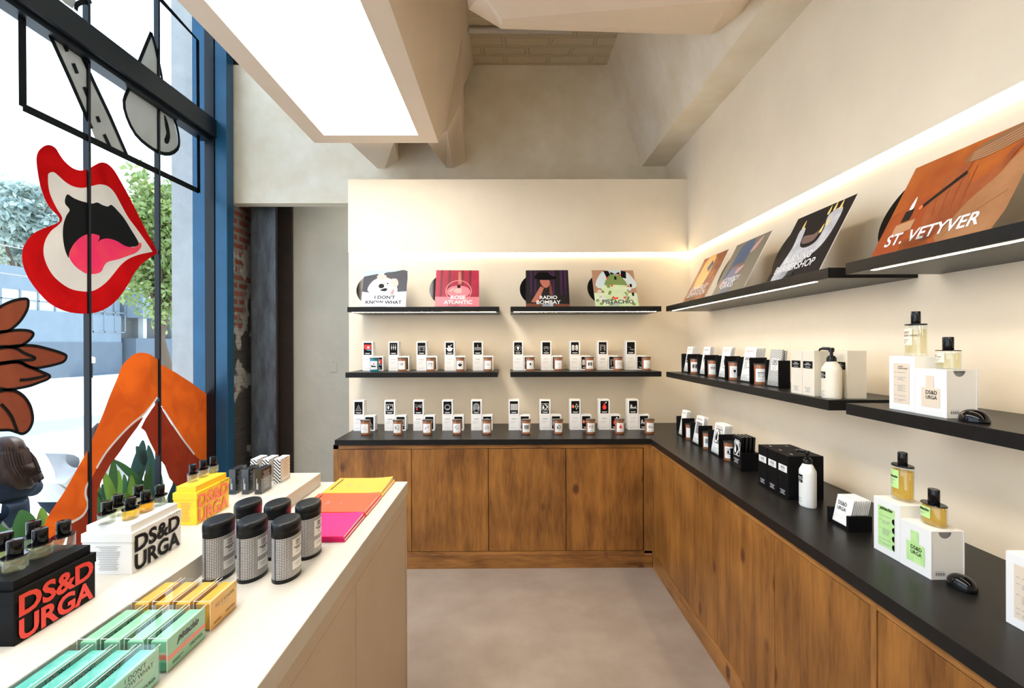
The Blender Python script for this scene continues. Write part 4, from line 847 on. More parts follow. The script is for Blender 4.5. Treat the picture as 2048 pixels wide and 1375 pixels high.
perfume('tall oval bottle of pale perfume with a cream label on the shelf display', (1.205, 1.500, ZS+.1614), .021, .0335, .091, .037, 'liqp', 'pale perfume bottles', 'creamlbl', ["I DON'T", 'KNOW WHAT'], .40)
perfume('short oval bottle of pale perfume with a cream label on the shelf display', (1.210, 1.395, ZS+.1284), .021, .0345, .050, .036, 'liqp', 'pale perfume bottles', 'creamlbl', ["I DON'T", 'KNOW WHAT'], .42)
dome('glossy black oval dome on the middle shelf beside the beige display box', (1.180, 1.285, ZS), .027, .037, .032)
display(1.129, 1.152, 1.047, .94, ZCNT, .162, .129, .090, ('tanlbl', 'beige'), 'on the worktop near the camera', None, False)
# card block
t = thing('card_block', 'low black holder full of white cards on the worktop beside the pump bottle', 'card holder', (1.137, 1.700, ZCNT))
b = MB(); b.box(0, .080, 0, .012, 0, .052, 'blackm', .0008); b.build('side_panel', t)
b = MB(); b.box(0, .080, .104, .116, 0, .052, 'blackm', .0008); b.build('side_panel', t)
b = MB(); b.box(.006, .080, .012, .104, 0, .010, 'blackm'); b.box(.074, .080, .012, .104, .010, .040, 'blackm'); b.build('base', t)
cards('low black holder on the worktop', 1.147, 1.715, 1.801, ZCNT+.0105, .092, 10, .22, None, 'cards in the low black holder', .0062, True)
# ---------------------------------------------------------------- record sleeves and posters
def c_(name, col, col2=None, sc=6, rough=.5):
    if not any(q in name for q in ('mint', 'paper', 'pale', 'shirt', 'flame', 'sky', 'sunlight', 'skin', 'wax')): col = tuple(c*.66*(1 if i == 0 else .82) for i, c in enumerate(col)); col2 = col2 and tuple(c*.60*(1 if i == 0 else .8) for i, c in enumerate(col2))
    return mat(name, col, rough, col2=col2, vscale=sc) if col2 else mat(name, col, rough)
K = dict(sky=c_('cover sky', (.30, .50, .66)), navy=c_('cover navy', (.008, .012, .03), (.02, .03, .07)), skin=c_('cover skin', (.60, .34, .30)), pale=c_('cover pale skin', (.60, .50, .50)), paper=c_('cover paper', (.52, .53, .62), (.42, .44, .54), 20),
    crim=c_('cover crimson', (.60, .02, .08), (.34, .01, .05), 5), rose=c_('cover rose', (.90, .30, .36)), dkred=c_('cover dark red', (.22, .01, .03)), glassp=c_('cover glass pink', (.90, .42, .46)), purple=c_('cover purple', (.09, .02, .13), (.03, .008, .05), 6),
    dark=c_('cover dark', (.008, .006, .008)), face=c_('cover face', (.62, .25, .17)), mint=c_('cover mint', (.55, .72, .40), (.72, .80, .60), 12), shirt=c_('cover shirt', (.62, .72, .78)), tan=c_('cover tan', (.66, .45, .28)), wood=c_('cover table', (.24, .08, .04)),
    org=c_('cover orange', (.80, .26, .03), (.52, .10, .015), 5), org2=c_('cover deep orange', (.45, .07, .012), (.70, .20, .03), 7), hand=c_('cover hand', (.62, .20, .05), (.40, .10, .025), 8), coat=c_('cover coat', (.72, .42, .18), (.52, .27, .10), 7), straw=c_('cover straw', (.42, .24, .11)), straw2=c_('cover straw band', (.80, .52, .26)),
    denim=c_('cover denim', (.08, .17, .32), (.16, .28, .46), 9), sage=c_('cover sage', (.30, .33, .24), (.38, .40, .30), 3), jeans=c_('cover jeans', (.28, .36, .52), (.40, .48, .62), 9), flor=c_('cover street', (.80, .30, .08), (.16, .06, .05), 26), glow=c_('cover sunlight', (.98, .62, .20), (.85, .38, .10), 6),
    wax=c_('cover wax', (.66, .66, .68), (.40, .40, .44), 18), flame=c_('cover flame', (1.0, .70, .22)), brown=c_('cover label', (.30, .22, .18)), green2=c_('cover green', (.30, .55, .16)))
def cover_art(b, S, k, w, h):
    P = lambda pts, m, l=.0006: b.poly(S, [(u*w, v*h) for u, v in pts], K.get(m, m) if isinstance(m, str) and m in K else m, l)
    D = lambda u, v, r, m, l=.0008, ry=None: b.disc(S, u*w, v*h, r*w, K.get(m, m) if m in K else m, l, 24, (ry*w if ry else None))
    Ln = lambda pts, wd, m, l=.0009: b.line(S, [(u*w, v*h) for u, v in pts], wd*w, K.get(m, m) if m in K else m, l)
    sp = lambda pts: spline(pts, 4)
    full = [(0, 0), (1, 0), (1, 1), (0, 1)]
    T = lambda s_, u, v, ww, m, bold=.012: b.text(S, s_, u*w, v*h, w=ww*w, m=m, bold=bold, align='c', l=.0022)
    if k == 'mask':
        P(full, 'navy'); P([(0, .82), (0, 1), (.86, 1), (.55, .85), (.3, .9)], 'sky', .0008); P(sp([(.45, .88), (.7, .97), (.98, .99), (.98, .5), (.8, .45)]), 'navy', .001)
        P(sp([(.12, .42), (.2, .68), (.4, .80), (.62, .76), (.76, .58), (.78, .40), (.62, .30), (.4, .32)]), 'pale', .0012); P(sp([(.30, .80), (.36, .9), (.5, .86), (.52, .76), (.4, .74)]), 'skin', .0014); P(sp([(.62, .74), (.76, .76), (.8, .6), (.7, .52)]), 'skin', .0014)
        D(.42, .56, .065, 'blackm', .0018); P(sp([(.40, .44), (.52, .42), (.56, .48), (.50, .50)]), 'blackm', .0018); D(.56, .63, .02, 'blackm', .0018); P(sp([(.64, .36), (.70, .33), (.72, .48), (.68, .46)]), 'rose', .0018)
        P([(0, 0), (1, 0), (1, .42), (.72, .40), (.6, .32), (.3, .36), (0, .40)], 'paper', .0013); T("I DON'T", .52, .205, .46, 'blackm', .02); T('KNOW WHAT', .50, .075, .80, 'blackm', .02)
    elif k == 'rose':
        P(full, 'crim'); [P([(u, .26), (u+.05, .26), (u+.07, 1), (u+.01, 1)], 'dkred', .0008) for u in (.1, .28, .58, .76)]; P([(0, 0), (1, 0), (1, .26), (0, .26)], 'rose', .0009); P([(.52, .60), (.60, .62), (.58, .96), (.52, .96)], 'face', .0010)
        b.ring(S, .53*w, .42*h, .30*w, .018*w, K['glassp'], .0014, 32); D(.53, .40, .27, 'rose', .0011, .17); P([(.50, .50), (.57, .50), (.57, .58), (.50, .58)], 'blackm', .0018); P([(.46, .36), (.60, .36), (.60, .49), (.46, .49)], 'skin', .0018); [D(.35+.03*i, .42+.03*(i % 3), .025, 'skin', .0016) for i in range(5)]
        T('ROSE', .52, .19, .33, 'white', .02); T('ATLANTIC', .52, .065, .64, 'white', .02)
    elif k == 'radio':
        P(full, 'dark'); [P([(u, .3), (u+.04, .3), (u+.06, 1), (u, 1)], 'purple', .0008) for u in (.1, .2, .55, .62, .8, .9)]; P(sp([(.2, .78), (.3, .92), (.5, .93), (.6, .84), (.72, .80), (.66, .74), (.4, .72)]), 'blackm', .0016)
        P(sp([(.34, .72), (.54, .72), (.55, .58), (.47, .50), (.38, .56)]), 'face', .0014); P([(.12, .12), (.28, .10), (.42, .50), (.34, .54)], 'face', .0015); P([(.54, .70), (.6, .55), (.62, .3), (.55, .32)], 'wood', .0013); P([(0, 0), (1, 0), (1, .06), (0, .08)], 'wood', .0010)
        T('RADIO', .52, .19, .40, 'white', .02); T('BOMBAY', .52, .06, .55, 'white', .02); P([(.38, 0), (.62, 0), (.62, .06), (.38, .06)], 'paper', .0014)
    elif k == 'pistachio':
        P(full, 'tan'); P(sp([(.1, .5), (.2, .9), (.42, 1.0), (.68, 1.0), (.9, .88), (.98, .5)]), 'shirt', .0008); P([(.28, .98), (.40, .98), (.46, .8), (.34, .78)], 'blackm', .001); P([(.70, .99), (.82, .96), (.80, .76), (.68, .8)], 'blackm', .001); P([(.44, .95), (.55, .90), (.66, .95), (.66, .87), (.55, .9), (.44, .87)], 'blackm', .0012)
        P([(0, 0), (1, 0), (1, .36), (0, .36)], 'mint', .0009); P(sp([(.2, .55), (.32, .28), (.5, .22), (.7, .28), (.84, .55)]), 'mint', .0012); P(sp([(.28, .55), (.4, .84), (.55, .88), (.7, .8), (.78, .55)]), 'green2', .0011); rr = random.Random(4)
        for i in range(46): D(rr.uniform(.06, .94), rr.uniform(.05, .8) if i % 2 else rr.uniform(.05, .4), rr.uniform(.02, .05), rr.choice(['mint', 'shirt', 'green2', 'creamlbl']), .0014)
        for u, v in ((.35, .78), (.66, .86), (.44, .56), (.82, .55), (.44, .24), (.52, .22), (.70, .23), (.47, .21)): D(u, v, .028, 'redbig', .0018)
        for u, v in ((.52, .73), (.86, .52), (.88, .28)): P([(u, v), (u+.05, v), (u+.05, v+.09), (u, v+.09)], 'blackm', .0018)
        T('PISTACHIO', .53, .07, .72, 'blackm', .014)
    elif k == 'vetyver':
        P(full, 'org'); P([(0, 0), (1, 0), (1, .42), (.35, .58), (0, .45)], 'org2', .0008); P(sp([(.52, .80), (.62, .95), (1.0, 1.0), (1.02, .86), (.9, .82), (.7, .78)]), 'straw', .0014)
        for i in range(5): Ln(spline([(.56, .80+i*.02), (.75, .795+i*.03), (1.0, .86+i*.03)], 5, False), .008, 'straw2', .0017)
        P(sp([(.62, 0), (.60, .22), (.70, .42), (.88, .60), (1.02, .70), (1.02, 0)]), 'coat', .0011); P(sp([(.40, .20), (.36, .45), (.44, .66), (.52, .72), (.60, .68), (.66, .55), (.80, .60), (.93, .78), (.88, .55), (.72, .34), (.60, .10), (.45, .05)]), 'hand', .0013)
        for u, v in ((.42, .66), (.49, .71), (.56, .74)): D(u, v, .036, 'hand', .0016, .05)
        P([(.29, .46), (.31, .43), (.60, .66), (.58, .70)], 'dark', .0020); D(.30, .445, .018, 'coral', .0023); [Ln(spline([(.44+.07*i, .66+.02*i), (.42+.08*i, .48), (.46+.07*i, .30)], 4, False), .007, 'org2', .0018) for i in range(4)]; P(sp([(.86, .60), (.90, .66), (.96, .80), (.93, .82), (.86, .70)]), 'hand', .0019); P([(.12, .20), (.30, .22), (.30, .33), (.12, .31)], 'straw2', .0017); P([(.155, .33), (.235, .34), (.235, .46), (.155, .45)], 'dark', .0018); P(sp([(.18, .47), (.20, .60), (.22, .47)]), 'white', .0018)
        Ln(spline([(.62, .02), (.74, .16), (1.0, .34)], 4, False), .006, 'straw', .0016); T('ST. VETYVER', .50, .075, .80, 'white', .02)
    elif k == 'candles':
        P(full, 'dark'); P(sp([(.10, 0), (.16, .25), (.22, .50), (.20, .74), (.30, .76), (.36, .5), (.5, .42), (.66, .46), (.70, .62), (.66, .84), (.86, .88), (.88, .60), (.80, .36), (.60, .22), (.40, .10), (.34, 0)]), 'wax', .0010)
        P(sp([(.36, .62), (.40, .50), (.60, .50), (.66, .66), (.55, .60)]), 'brown', .0014)
        for u, v in ((.24, .78), (.64, .86), (.72, .89), (.82, .88), (.66, .6), (.72, .68)): P(sp([(u-.02, v), (u, v+.12), (u+.02, v)]), 'flame', .0016)
        T('BURNING', .46, .235, .50, 'white', .012); T('BARBERSHOP', .47, .10, .74, 'white', .012)
    elif k == 'cowboy':
        P(full, 'sage'); P(sp([(.12, .26), (.20, .60), (.26, .92), (.60, .97), (.62, .72), (.55, .48), (.30, .42)]), 'denim', .0010); P(sp([(.24, 0), (.26, .44), (.54, .46), (.56, .20), (.52, 0)]), 'jeans', .0012); Ln([(.25, .48), (.56, .52)], .04, 'straw', .0015)
        P(sp([(.62, .72), (.70, .86), (.84, .97), (.80, .82), (.72, .72)]), 'skin', .0014); P(sp([(.46, .36), (.50, .44), (.66, .48), (.60, .38), (.52, .34)]), 'skin', .0017); P(sp([(.12, .14), (.14, .26), (.22, .28), (.22, .14)]), 'skin', .0014)
        T('COWBOY', .46, .20, .50, 'white', .010); T('GRASS', .40, .085, .40, 'white', .010)
    elif k == 'street':
        P(full, 'flor'); P(sp([(.18, .32), (.16, .7), (.22, .98), (.55, .98), (.62, .6), (.52, .28)]), 'glow', .0010); P([(.40, .72), (.55, .60), (.62, .78), (.50, .88)], 'denim', .0012); T('GRAPEFRUIT', .48, .205, .76, 'white', .008); T('GENERATION', .48, .085, .80, 'white', .008)
def record(label, k, base, yaw, lean, w, h, disc_=True, group='record covers'):
    # base = near lower corner of the picture side; x runs along the bottom edge
    t = thing('record_cover', label, 'poster', base, group)
    t.rotation_euler = (Matrix.Rotation(yaw, 3, 'Z') @ Matrix.Rotation(-lean, 3, 'X')).to_euler()
    b = MB(); b.box(0, w, 0, .003, 0, h, 'white'); cover_art(b, Flat((0, 0, 0), (1, 0, 0), (0, 0, 1)), k, w, h); b.build('sleeve', t)
    if disc_:
        b = MB(); n = 48; r = .147; cx_, cz_ = r-.045, h*.48
        b.hexa([(cx_+r*math.cos(2*PI*i/n), .0045, cz_+r*math.sin(2*PI*i/n)) for i in range(n)], [(cx_+r*math.cos(2*PI*i/n), .0065, cz_+r*math.sin(2*PI*i/n)) for i in range(n)], 'blackg'); b.build('vinyl_disc', t)
    b = MB(); b.box(w*.3, w*.55, -.008, -.0065, 0.004, .03, 'acrylic'); b.box(w*.3, w*.55, -.0065, -.0005, 0.0, .003, 'acrylic'); b.build('acrylic_stand', t)
Zr = ZU+.006
def back_rec(label, k, xl, xr, yl, yr, lean=.50):
    w = math.hypot(xr-xl, yr-yl); record(label, k, (xl, yl, Zr), math.atan2(yr-yl, xr-xl), lean, w, .325)
back_rec('record cover of a masked face lying down, KNOW WHAT in its title'.replace(', KNOW WHAT in its title', ', black disc peeking out'), 'mask', -1.066, -.748, 3.69, 3.72)
back_rec('crimson record cover with a round glass bowl and black disc peeking out', 'rose', -.532, -.212, 3.69, 3.71)
back_rec('dark purple record cover of a person in a black hat with black disc', 'radio', .128, .447, 3.71, 3.70)
back_rec('pale green record cover of ice cream heaps and cherries with black disc', 'pistachio', .636, .955, 3.71, 3.72)
def side_rec(label, k, ya, yb_, x=1.155, w=.385, h=.318, d=True):
    record(label, k, (x, ya, Zr), -PI/2, .475, ya-yb_, h, d)
side_rec('orange sunlit street poster in the room corner on the long upper shelf', 'street', 3.365, 2.993, d=False)
side_rec('grey green poster of a blue denim outfit on the long upper shelf', 'cowboy', 2.885, 2.500)
side_rec('black poster of melting white candles on the long upper shelf', 'candles', 2.275, 1.887)
side_rec('large orange poster of a hand lighting a match on the shelf near the camera', 'vetyver', 1.615, 1.218)

# ================================================================ island counter
t = thing('island_counter', 'pale plaster island counter with flat tan doors facing the open floor', 'counter')
b = MB(); b.box(-1.024, -.442, -.6, 2.236, ZISL-.052, ZISL, 'island', .002); b.build('countertop', t)
b = MB(); b.box(-1.02, -.450, -.6, 2.228, 0, ZISL-.052, 'islside'); b.box(-.450, -.4455, -.6, 2.228, ZISL-.095, ZISL-.0525, 'islside'); b.box(-.450, -.4455, 2.205, 2.228, 0.0, ZISL-.0955, 'islside'); b.build('body', t)
sy = on(712, 1200, 0, -.446).y
for a, c in ((sy+.002, 2.203), (sy-.70, sy-.002), (-.55, sy-.704)):
    b = MB(); b.box(-.4498, -.4465, a, c, .02, ZISL-.099, 'islside', .001); b.build('door', t)
b = MB(); b.box(-1.026, -.803, -.6, 2.185, ZISL+.0005, ZPL, 'island', .002); tag(b.build('display_riser'), 'raised pale plinth laid along the window side of the island', 'plinth')

# ---- tester boxes
def tester(label, body, col_txt, x1, y0, y1, w, tester_m, finem, group='tester boxes'):
    t = thing('tester_box', label, 'tester box', (x1, y0, ZPL), group); L_ = y1-y0
    b = MB(); b.box(-w, 0, 0, L_, 0, .077, body, .0006); S = Flat((0, 0, 0), (0, 1, 0), (0, 0, 1))
    S2 = Flat((-w, 0, 0), (1, 0, 0), (0, 0, 1)); S2.n = Vector((0, -1, 0))
    b.fine(S2, w*.28, .066, w*.5, 14, .0042, .0012, finem, 'c', l=.0008); bb = b.build('box_base', t)
    b = MB(); b.box(-w-.0015, .0015, -.0015, L_+.0015, .077, .098, body, .0006); b.box(-w+.006, -.005, .005, L_-.006, .098, .1165, body, .0008); b.build('box_lid', t)
    b = MB(); S = Flat((.0016, 0, 0), (0, 1, 0), (0, 0, 1))
    b.text(S, 'DS&D', L_*.04, .048, w=L_*.92, h=.041, m=col_txt, bold=.034, l=.0006); b.text(S, 'URGA', L_*.04, .003, w=L_*.92, h=.041, m=col_txt, bold=.034, l=.0006)
    b.text(S, 'TESTER', L_*.68, .092, w=L_*.28, m=tester_m, bold=.0, l=.0006, space=1.4) if tester_m else None
    b.build('lettering', bb)
WB = .118
tester('black tester box with large red lettering on the plinth', 'blackm', 'redbig', -.900, .933, 1.115, WB, None, 'grey')
tester('white tester box with large black lettering on the plinth', 'white', 'blackm', -.900, 1.223, 1.405, WB, 'grey', 'grey')
tester('yellow tester box with large orange lettering on the plinth', 'yellow', 'coral', -.949, 1.556, 1.735, .070, 'blackm', 'coral')
def minis(o, k, z, lst, what, b2=.0235, a=.0150, hg=.024, hc=.026):
    for px, py, liq, lab in lst:
        p = on(o[0]+px/k, o[1]+py/k, 2, z)
        perfume(lab+' '+what, (p.x, p.y, z+.0006), a, b2, hg, hc, liq, 'small sample bottles', None, None, .56)
minis((160, 940), 6.545, ZPL+.1165, [(355, 690, 'liqc', 'small clear sample bottle closest to the open end of the white tester box'), (495, 590, 'liqp', 'small pale gold sample bottle in the rear row of the white tester box'), (662, 630, 'liqy', 'small golden sample bottle at the front middle of the white tester box'), (765, 455, 'liqp', 'small half hidden sample bottle in the rear row of the white tester box'), (862, 535, 'liqo', 'small amber sample bottle near the middle of the white tester box'), (1045, 450, 'liqc', 'small clear sample bottle at the far end of the white tester box')], '')
minis((0, 860), 2.669, ZPL+.1165, [(80, 745, 'liqp', 'small pale gold sample bottle in front on the black tester box'), (28, 700, 'liqp', 'small pale gold sample bottle behind, at the near end of the black tester box'), (215, 675, 'liqp', 'small pale gold sample bottle in the front middle of the black tester box'), (180, 630, 'liqc', 'small clear sample bottle in the rear middle of the black tester box'), (340, 628, 'liqc', 'small clear sample bottle at the far end of the black tester box')], '', .0245, .016, .026, .029)
minis((330, 880), 4.016, ZPL+.1165, [(224, 330, 'liqp', 'small pale sample bottle closest to the camera on the yellow tester box'), (306, 292, 'liqp', 'small pale middle sample bottle on the yellow tester box'), (388, 258, 'liqp', 'small pale sample bottle at the far end of the yellow tester box')], '', .021, .0135, .024, .027)

# ---- checked tins
def tin():
    t = thing('oval_tin', '', 'tin', (0, 0, 0), 'checked oval tins'); a, b2, h = .032, .050, .148
    S = Oval((0, 0, 0), a, b2, -PI/2-.5); n = 64
    b = MB()
    for i in range(n):
        x0_, x1_ = S.L*i/n, S.L*(i+1)/n*(1 if i < n-1 else .9999999)
        b.face([S(x0_, .010), S(x1_, .010), S(x1_, .116), S(x0_, .116)], 'check', True, uv=[(x0_, .010), (x1_, .010), (x1_, .116), (x0_, .116)])
    k = a/b2; b.lathe([(0, 0), (b2*1.01, 0), (b2*1.015, .002), (b2*1.005, .010)], 'blacks', ax=k, ay=1, n=48, caps=False); b.lathe([(b2*1.004, .112), (b2*1.004, .124)], 'blacks', ax=k, ay=1, n=48, caps=False)
    s0 = S.L*.03
    b.add([S(s0, .008, .0006), S(s0+.003, .008, .0006), S(s0+.003, .124, .0006), S(s0, .124, .0006)], [(0, 1, 2, 3)], 'blacks'); tb = b.build('tin_body', t)
    b = MB(); b.lathe([(b2*1.0, .1235), (b2*1.02, .125), (b2*1.02, .138), (b2*.985, .1445), (b2*.93, .1475), (b2*.90, .148), (b2*.6, .1485), (0, .1485)], 'blacks', ax=k, ay=1, n=48, caps=False); b.build('lid', t)
    b = MB(); S = Oval((0, 0, 0), a, b2, -.60); w = .046
    for z0, z1 in ((.060, .103), (.026, .048)):
        for i in range(12): b.face([S(w*i/12, z0, .0006), S(w*(i+1)/12, z0, .0006), S(w*(i+1)/12, z1, .0006), S(w*i/12, z1, .0006)], 'white', True)
    b.text(S, 'DS&D', w*.5, .0935, w=w*.44, m='blackm', bold=.015, align='c', l=.0011); b.text(S, 'URGA', w*.5, .0865, w=w*.44, m='blackm', bold=.015, align='c', l=.0011)
    b.fine(S, w*.12, .080, w*.76, 2, .0045, .0022, 'blackm', 'c', l=.0011); b.fine(S, w*.3, .068, w*.4, 1, .0045, .0012, 'blackm', 'c', l=.0011); b.fine(S, w*.1, .041, w*.8, 3, .0034, .0010, 'grey', 'c', l=.0011); b.build('label', tb)
    return t
tn = tin(); spots = []
for px, py in ((330,385),(790,385),(1258,388),(732,145),(1137,160),(1560,160)):
    p = on(390+px/6.874, 980+py/6.874, 2, ZISL+.148); spots.append((p.x, p.y, ZISL))
LB = ['checked oval tin in the front row beside the plinth', 'middle checked oval tin of the front row', 'checked oval tin of the front row at the open island edge', 'checked oval tin of the rear row beside the plinth', 'middle checked oval tin of the rear row', 'checked oval tin of the rear row next to the pink book']
for i, (s_, l_) in enumerate(zip(spots, LB)):
    o = tn if i == 0 else copy_tree(tn); o.location = s_; o['label'] = l_

# ---- books
def book(label, cm, x0, x1, y0, y1, z, th, curl, text_, cname):
    t = thing('book', label, 'book', (x0, y0, z), 'stacked soft cover books'); w, d = x1-x0, y1-y0; nx = 10
    P = MB(); P.box(.002, w-.002, .002, d-.001, .0008, th-.0008, 'white'); P.build('pages', t)
    b = MB(); b.box(0, w, 0, d, 0, .0007, cm); b.box(0, w, 0, .0008, 0, th, cm)
    for i in range(nx):
        for j in range(nx):
            f = lambda u, v: (w*u, d*v, th+curl*max(0, u-.55)**2*4*max(0, v-.15))
            b.face([f(i/nx, j/nx), f((i+1)/nx, j/nx), f((i+1)/nx, (j+1)/nx), f(i/nx, (j+1)/nx)], cm, True)
    if text_:
        S = Flat((0, 0, th), (0, 1, 0), (-1, 0, 0)); S.n = Vector((0, 0, 1)); S.u = Vector((-1, 0, 0)); S.o = Vector((w*.10, 0, th))
        b.fine(S, d*.2, -.0, d*.7, 1, .003, .0045, 'blackm', l=.0006); b.fine(S, d*.38, -w*.20, d*.22, 4, .004, .0012, 'grey', l=.0006); b.fine(S, d*.38, -w*.42, d*.15, 2, .004, .0012, 'grey', l=.0006)
    b.build('cover', t)
    return t
cy = mat('amber yellow cover', (.88, .40, .045), .5); cr_ = mat('orange red cover', (.84, .09, .03), .5); cp = mat('hot pink cover', (.78, .0, .15), .5)
book('lower of two yellow soft cover books at the far end of the island', cy, -.735, -.497, 2.008, 2.232, ZISL, .0085, 0, False, 'yellow'); book('upper yellow soft cover book with a curling cover at the island end', cy, -.737, -.505, 2.010, 2.234, ZISL+.0086, .0080, .010, True, 'yellow')
book('lower of two orange red soft cover books in the middle of the row', cr_, -.740, -.497, 1.778, 1.998, ZISL, .0095, 0, False, 'red'); book('upper orange red soft cover book in the middle of the row', cr_, -.742, -.502, 1.776, 1.996, ZISL+.0096, .0090, .008, True, 'red')
book('lower of two hot pink soft cover books beside the tins', cp, -.742, -.499, 1.552, 1.772, ZISL, .0095, 0, False, 'pink'); book('upper hot pink soft cover book beside the tins', cp, -.744, -.502, 1.550, 1.768, ZISL+.0096, .0085, .006, False, 'pink')

# ---- small dark and zebra boxes
dsm = mat('dark film wrapped card', (.025, .03, .035), .12, coat=.6)
for i, x in enumerate((-.999, -.952, -.905)):
    b = MB(); b.box(-.0245, 0, 0, .081, 0, .091, dsm, .0006); S = Flat((0, 0, 0), (0, 1, 0), (0, 0, 1)); S2 = Flat((-.0245, 0, 0), (1, 0, 0), (0, 0, 1)); S2.n = Vector((0, -1, 0))
    b.fine(S, .012, .078, .055, 14, .0048, .0013, 'lgrey', 'c', l=.0004); b.rect(S2, .007, .018, .0015, .040, 'lgrey', .0004); b.rect(S2, .0085, .018, .005, .022, 'grey', .0004)
    tag(b.build('incense_box', None, (x, 1.871, ZPL)), ('small glossy dark box at the open end of its row on the plinth', 'middle small glossy dark box on the plinth', 'small glossy dark box beside the yellow tester box')[2-i], 'box', 'small dark boxes')
for i, x in enumerate((-.993, -.947, -.901)):
    b = MB(); w, d, h = .028, .084, .094
    b.box(-w, 0, 0, d, 0, h, 'white', .0004)
    b.face([(-w, -.0003, 0), (0, -.0003, 0), (0, -.0003, h), (-w, -.0003, h)], 'zebra', uv=[(0, 0), (w, 0), (w, h), (0, h)])
    for z0, z1, y0, y1 in ((0, h, 0, .006), (0, h, d-.006, d), (0, .006, .006, d-.006), (h-.006, h, .006, d-.006)): b.face([(.0003, y0, z0), (.0003, y1, z0), (.0003, y1, z1), (.0003, y0, z1)], 'zebra', uv=[(y0, z0), (y1, z0), (y1, z1), (y0, z1)])
    b.face([(.0003, .006, .006), (.0003, d-.006, .006), (.0003, d-.006, h-.006), (.0003, .006, h-.006)], 'tanlbl'); b.fine(Flat((0, 0, 0), (0, 1, 0), (0, 0, 1)), .014, .080, .054, 13, .0050, .0013, 'grey', 'c', l=.0008)
    tag(b.build('incense_box', None, (x, 2.022, ZPL)), ('small zebra striped box at the open end of its row on the plinth', 'middle small zebra striped box on the plinth', 'small zebra striped box closest to the window')[2-i], 'box', 'small zebra boxes')

# ---- soaps in clear cases
def soap_mat(name, c1, c2, trans, layers=None):
    m, nt, bs = nodes_of(name); L = nt.links.new; tc = nt.nodes.new('ShaderNodeTexCoord'); n = nt.nodes.new('ShaderNodeTexNoise'); n.inputs['Scale'].default_value = 26; n.inputs['Detail'].default_value = 4; L(tc.outputs['Object'], n.inputs['Vector'])
    r = nt.nodes.new('ShaderNodeValToRGB'); r.color_ramp.elements[0].position = .35; r.color_ramp.elements[0].color = (*c1, 1); r.color_ramp.elements[1].position = .65; r.color_ramp.elements[1].color = (*c2, 1); L(n.outputs['Fac'], r.inputs[0]); out = r.outputs[0]
    if layers:
        s = nt.nodes.new('ShaderNodeSeparateXYZ'); L(tc.outputs['Object'], s.inputs[0]); rr = nt.nodes.new('ShaderNodeValToRGB'); rr.color_ramp.interpolation = 'CONSTANT'; mp_ = nt.nodes.new('ShaderNodeMath'); mp_.operation = 'MULTIPLY'; mp_.inputs[1].default_value = 1/.062; L(s.outputs['Z'], mp_.inputs[0]); L(mp_.outputs[0], rr.inputs[0])
        e = rr.color_ramp.elements; e[0].position = 0; e[0].color = (*layers[0][1], 1); e[1].position = layers[1][0]; e[1].color = (*layers[1][1], 1)
        for p_, c in layers[2:]: q = e.new(p_); q.color = (*c, 1)
        out = rr.outputs[0]
    L(out, bs.inputs['Base Color']); bs.inputs['Roughness'].default_value = .35; bs.inputs['Subsurface Weight'].default_value = trans; bs.inputs['Subsurface Radius'].default_value = (.02, .02, .02)
    return m
sm_y = soap_mat('amber soap', (.80, .36, .02), (.86, .48, .06), .4); G1 = (.10, .42, .24); G2 = (.27, .58, .36); CO = (.85, .22, .15); CR = (.62, .60, .46)
sm_g = soap_mat('layered green soap', G1, G2, .2, [(0, G1), (.30, G2), (.38, CO), (.52, CR), (.60, G2)]); sm_t = soap_mat('teal soap', (.05, .42, .33), (.22, .60, .50), .3)
LBM = {'y': mat('amber wrap label', (.84, .38, .03), .5, col2=(.86, .52, .12), vscale=9), 'g': mat('green wrap label', (.29, .56, .36), .5), 't': mat('aqua wrap label', (.20, .58, .48), .5, col2=(.44, .68, .48), vscale=9)}
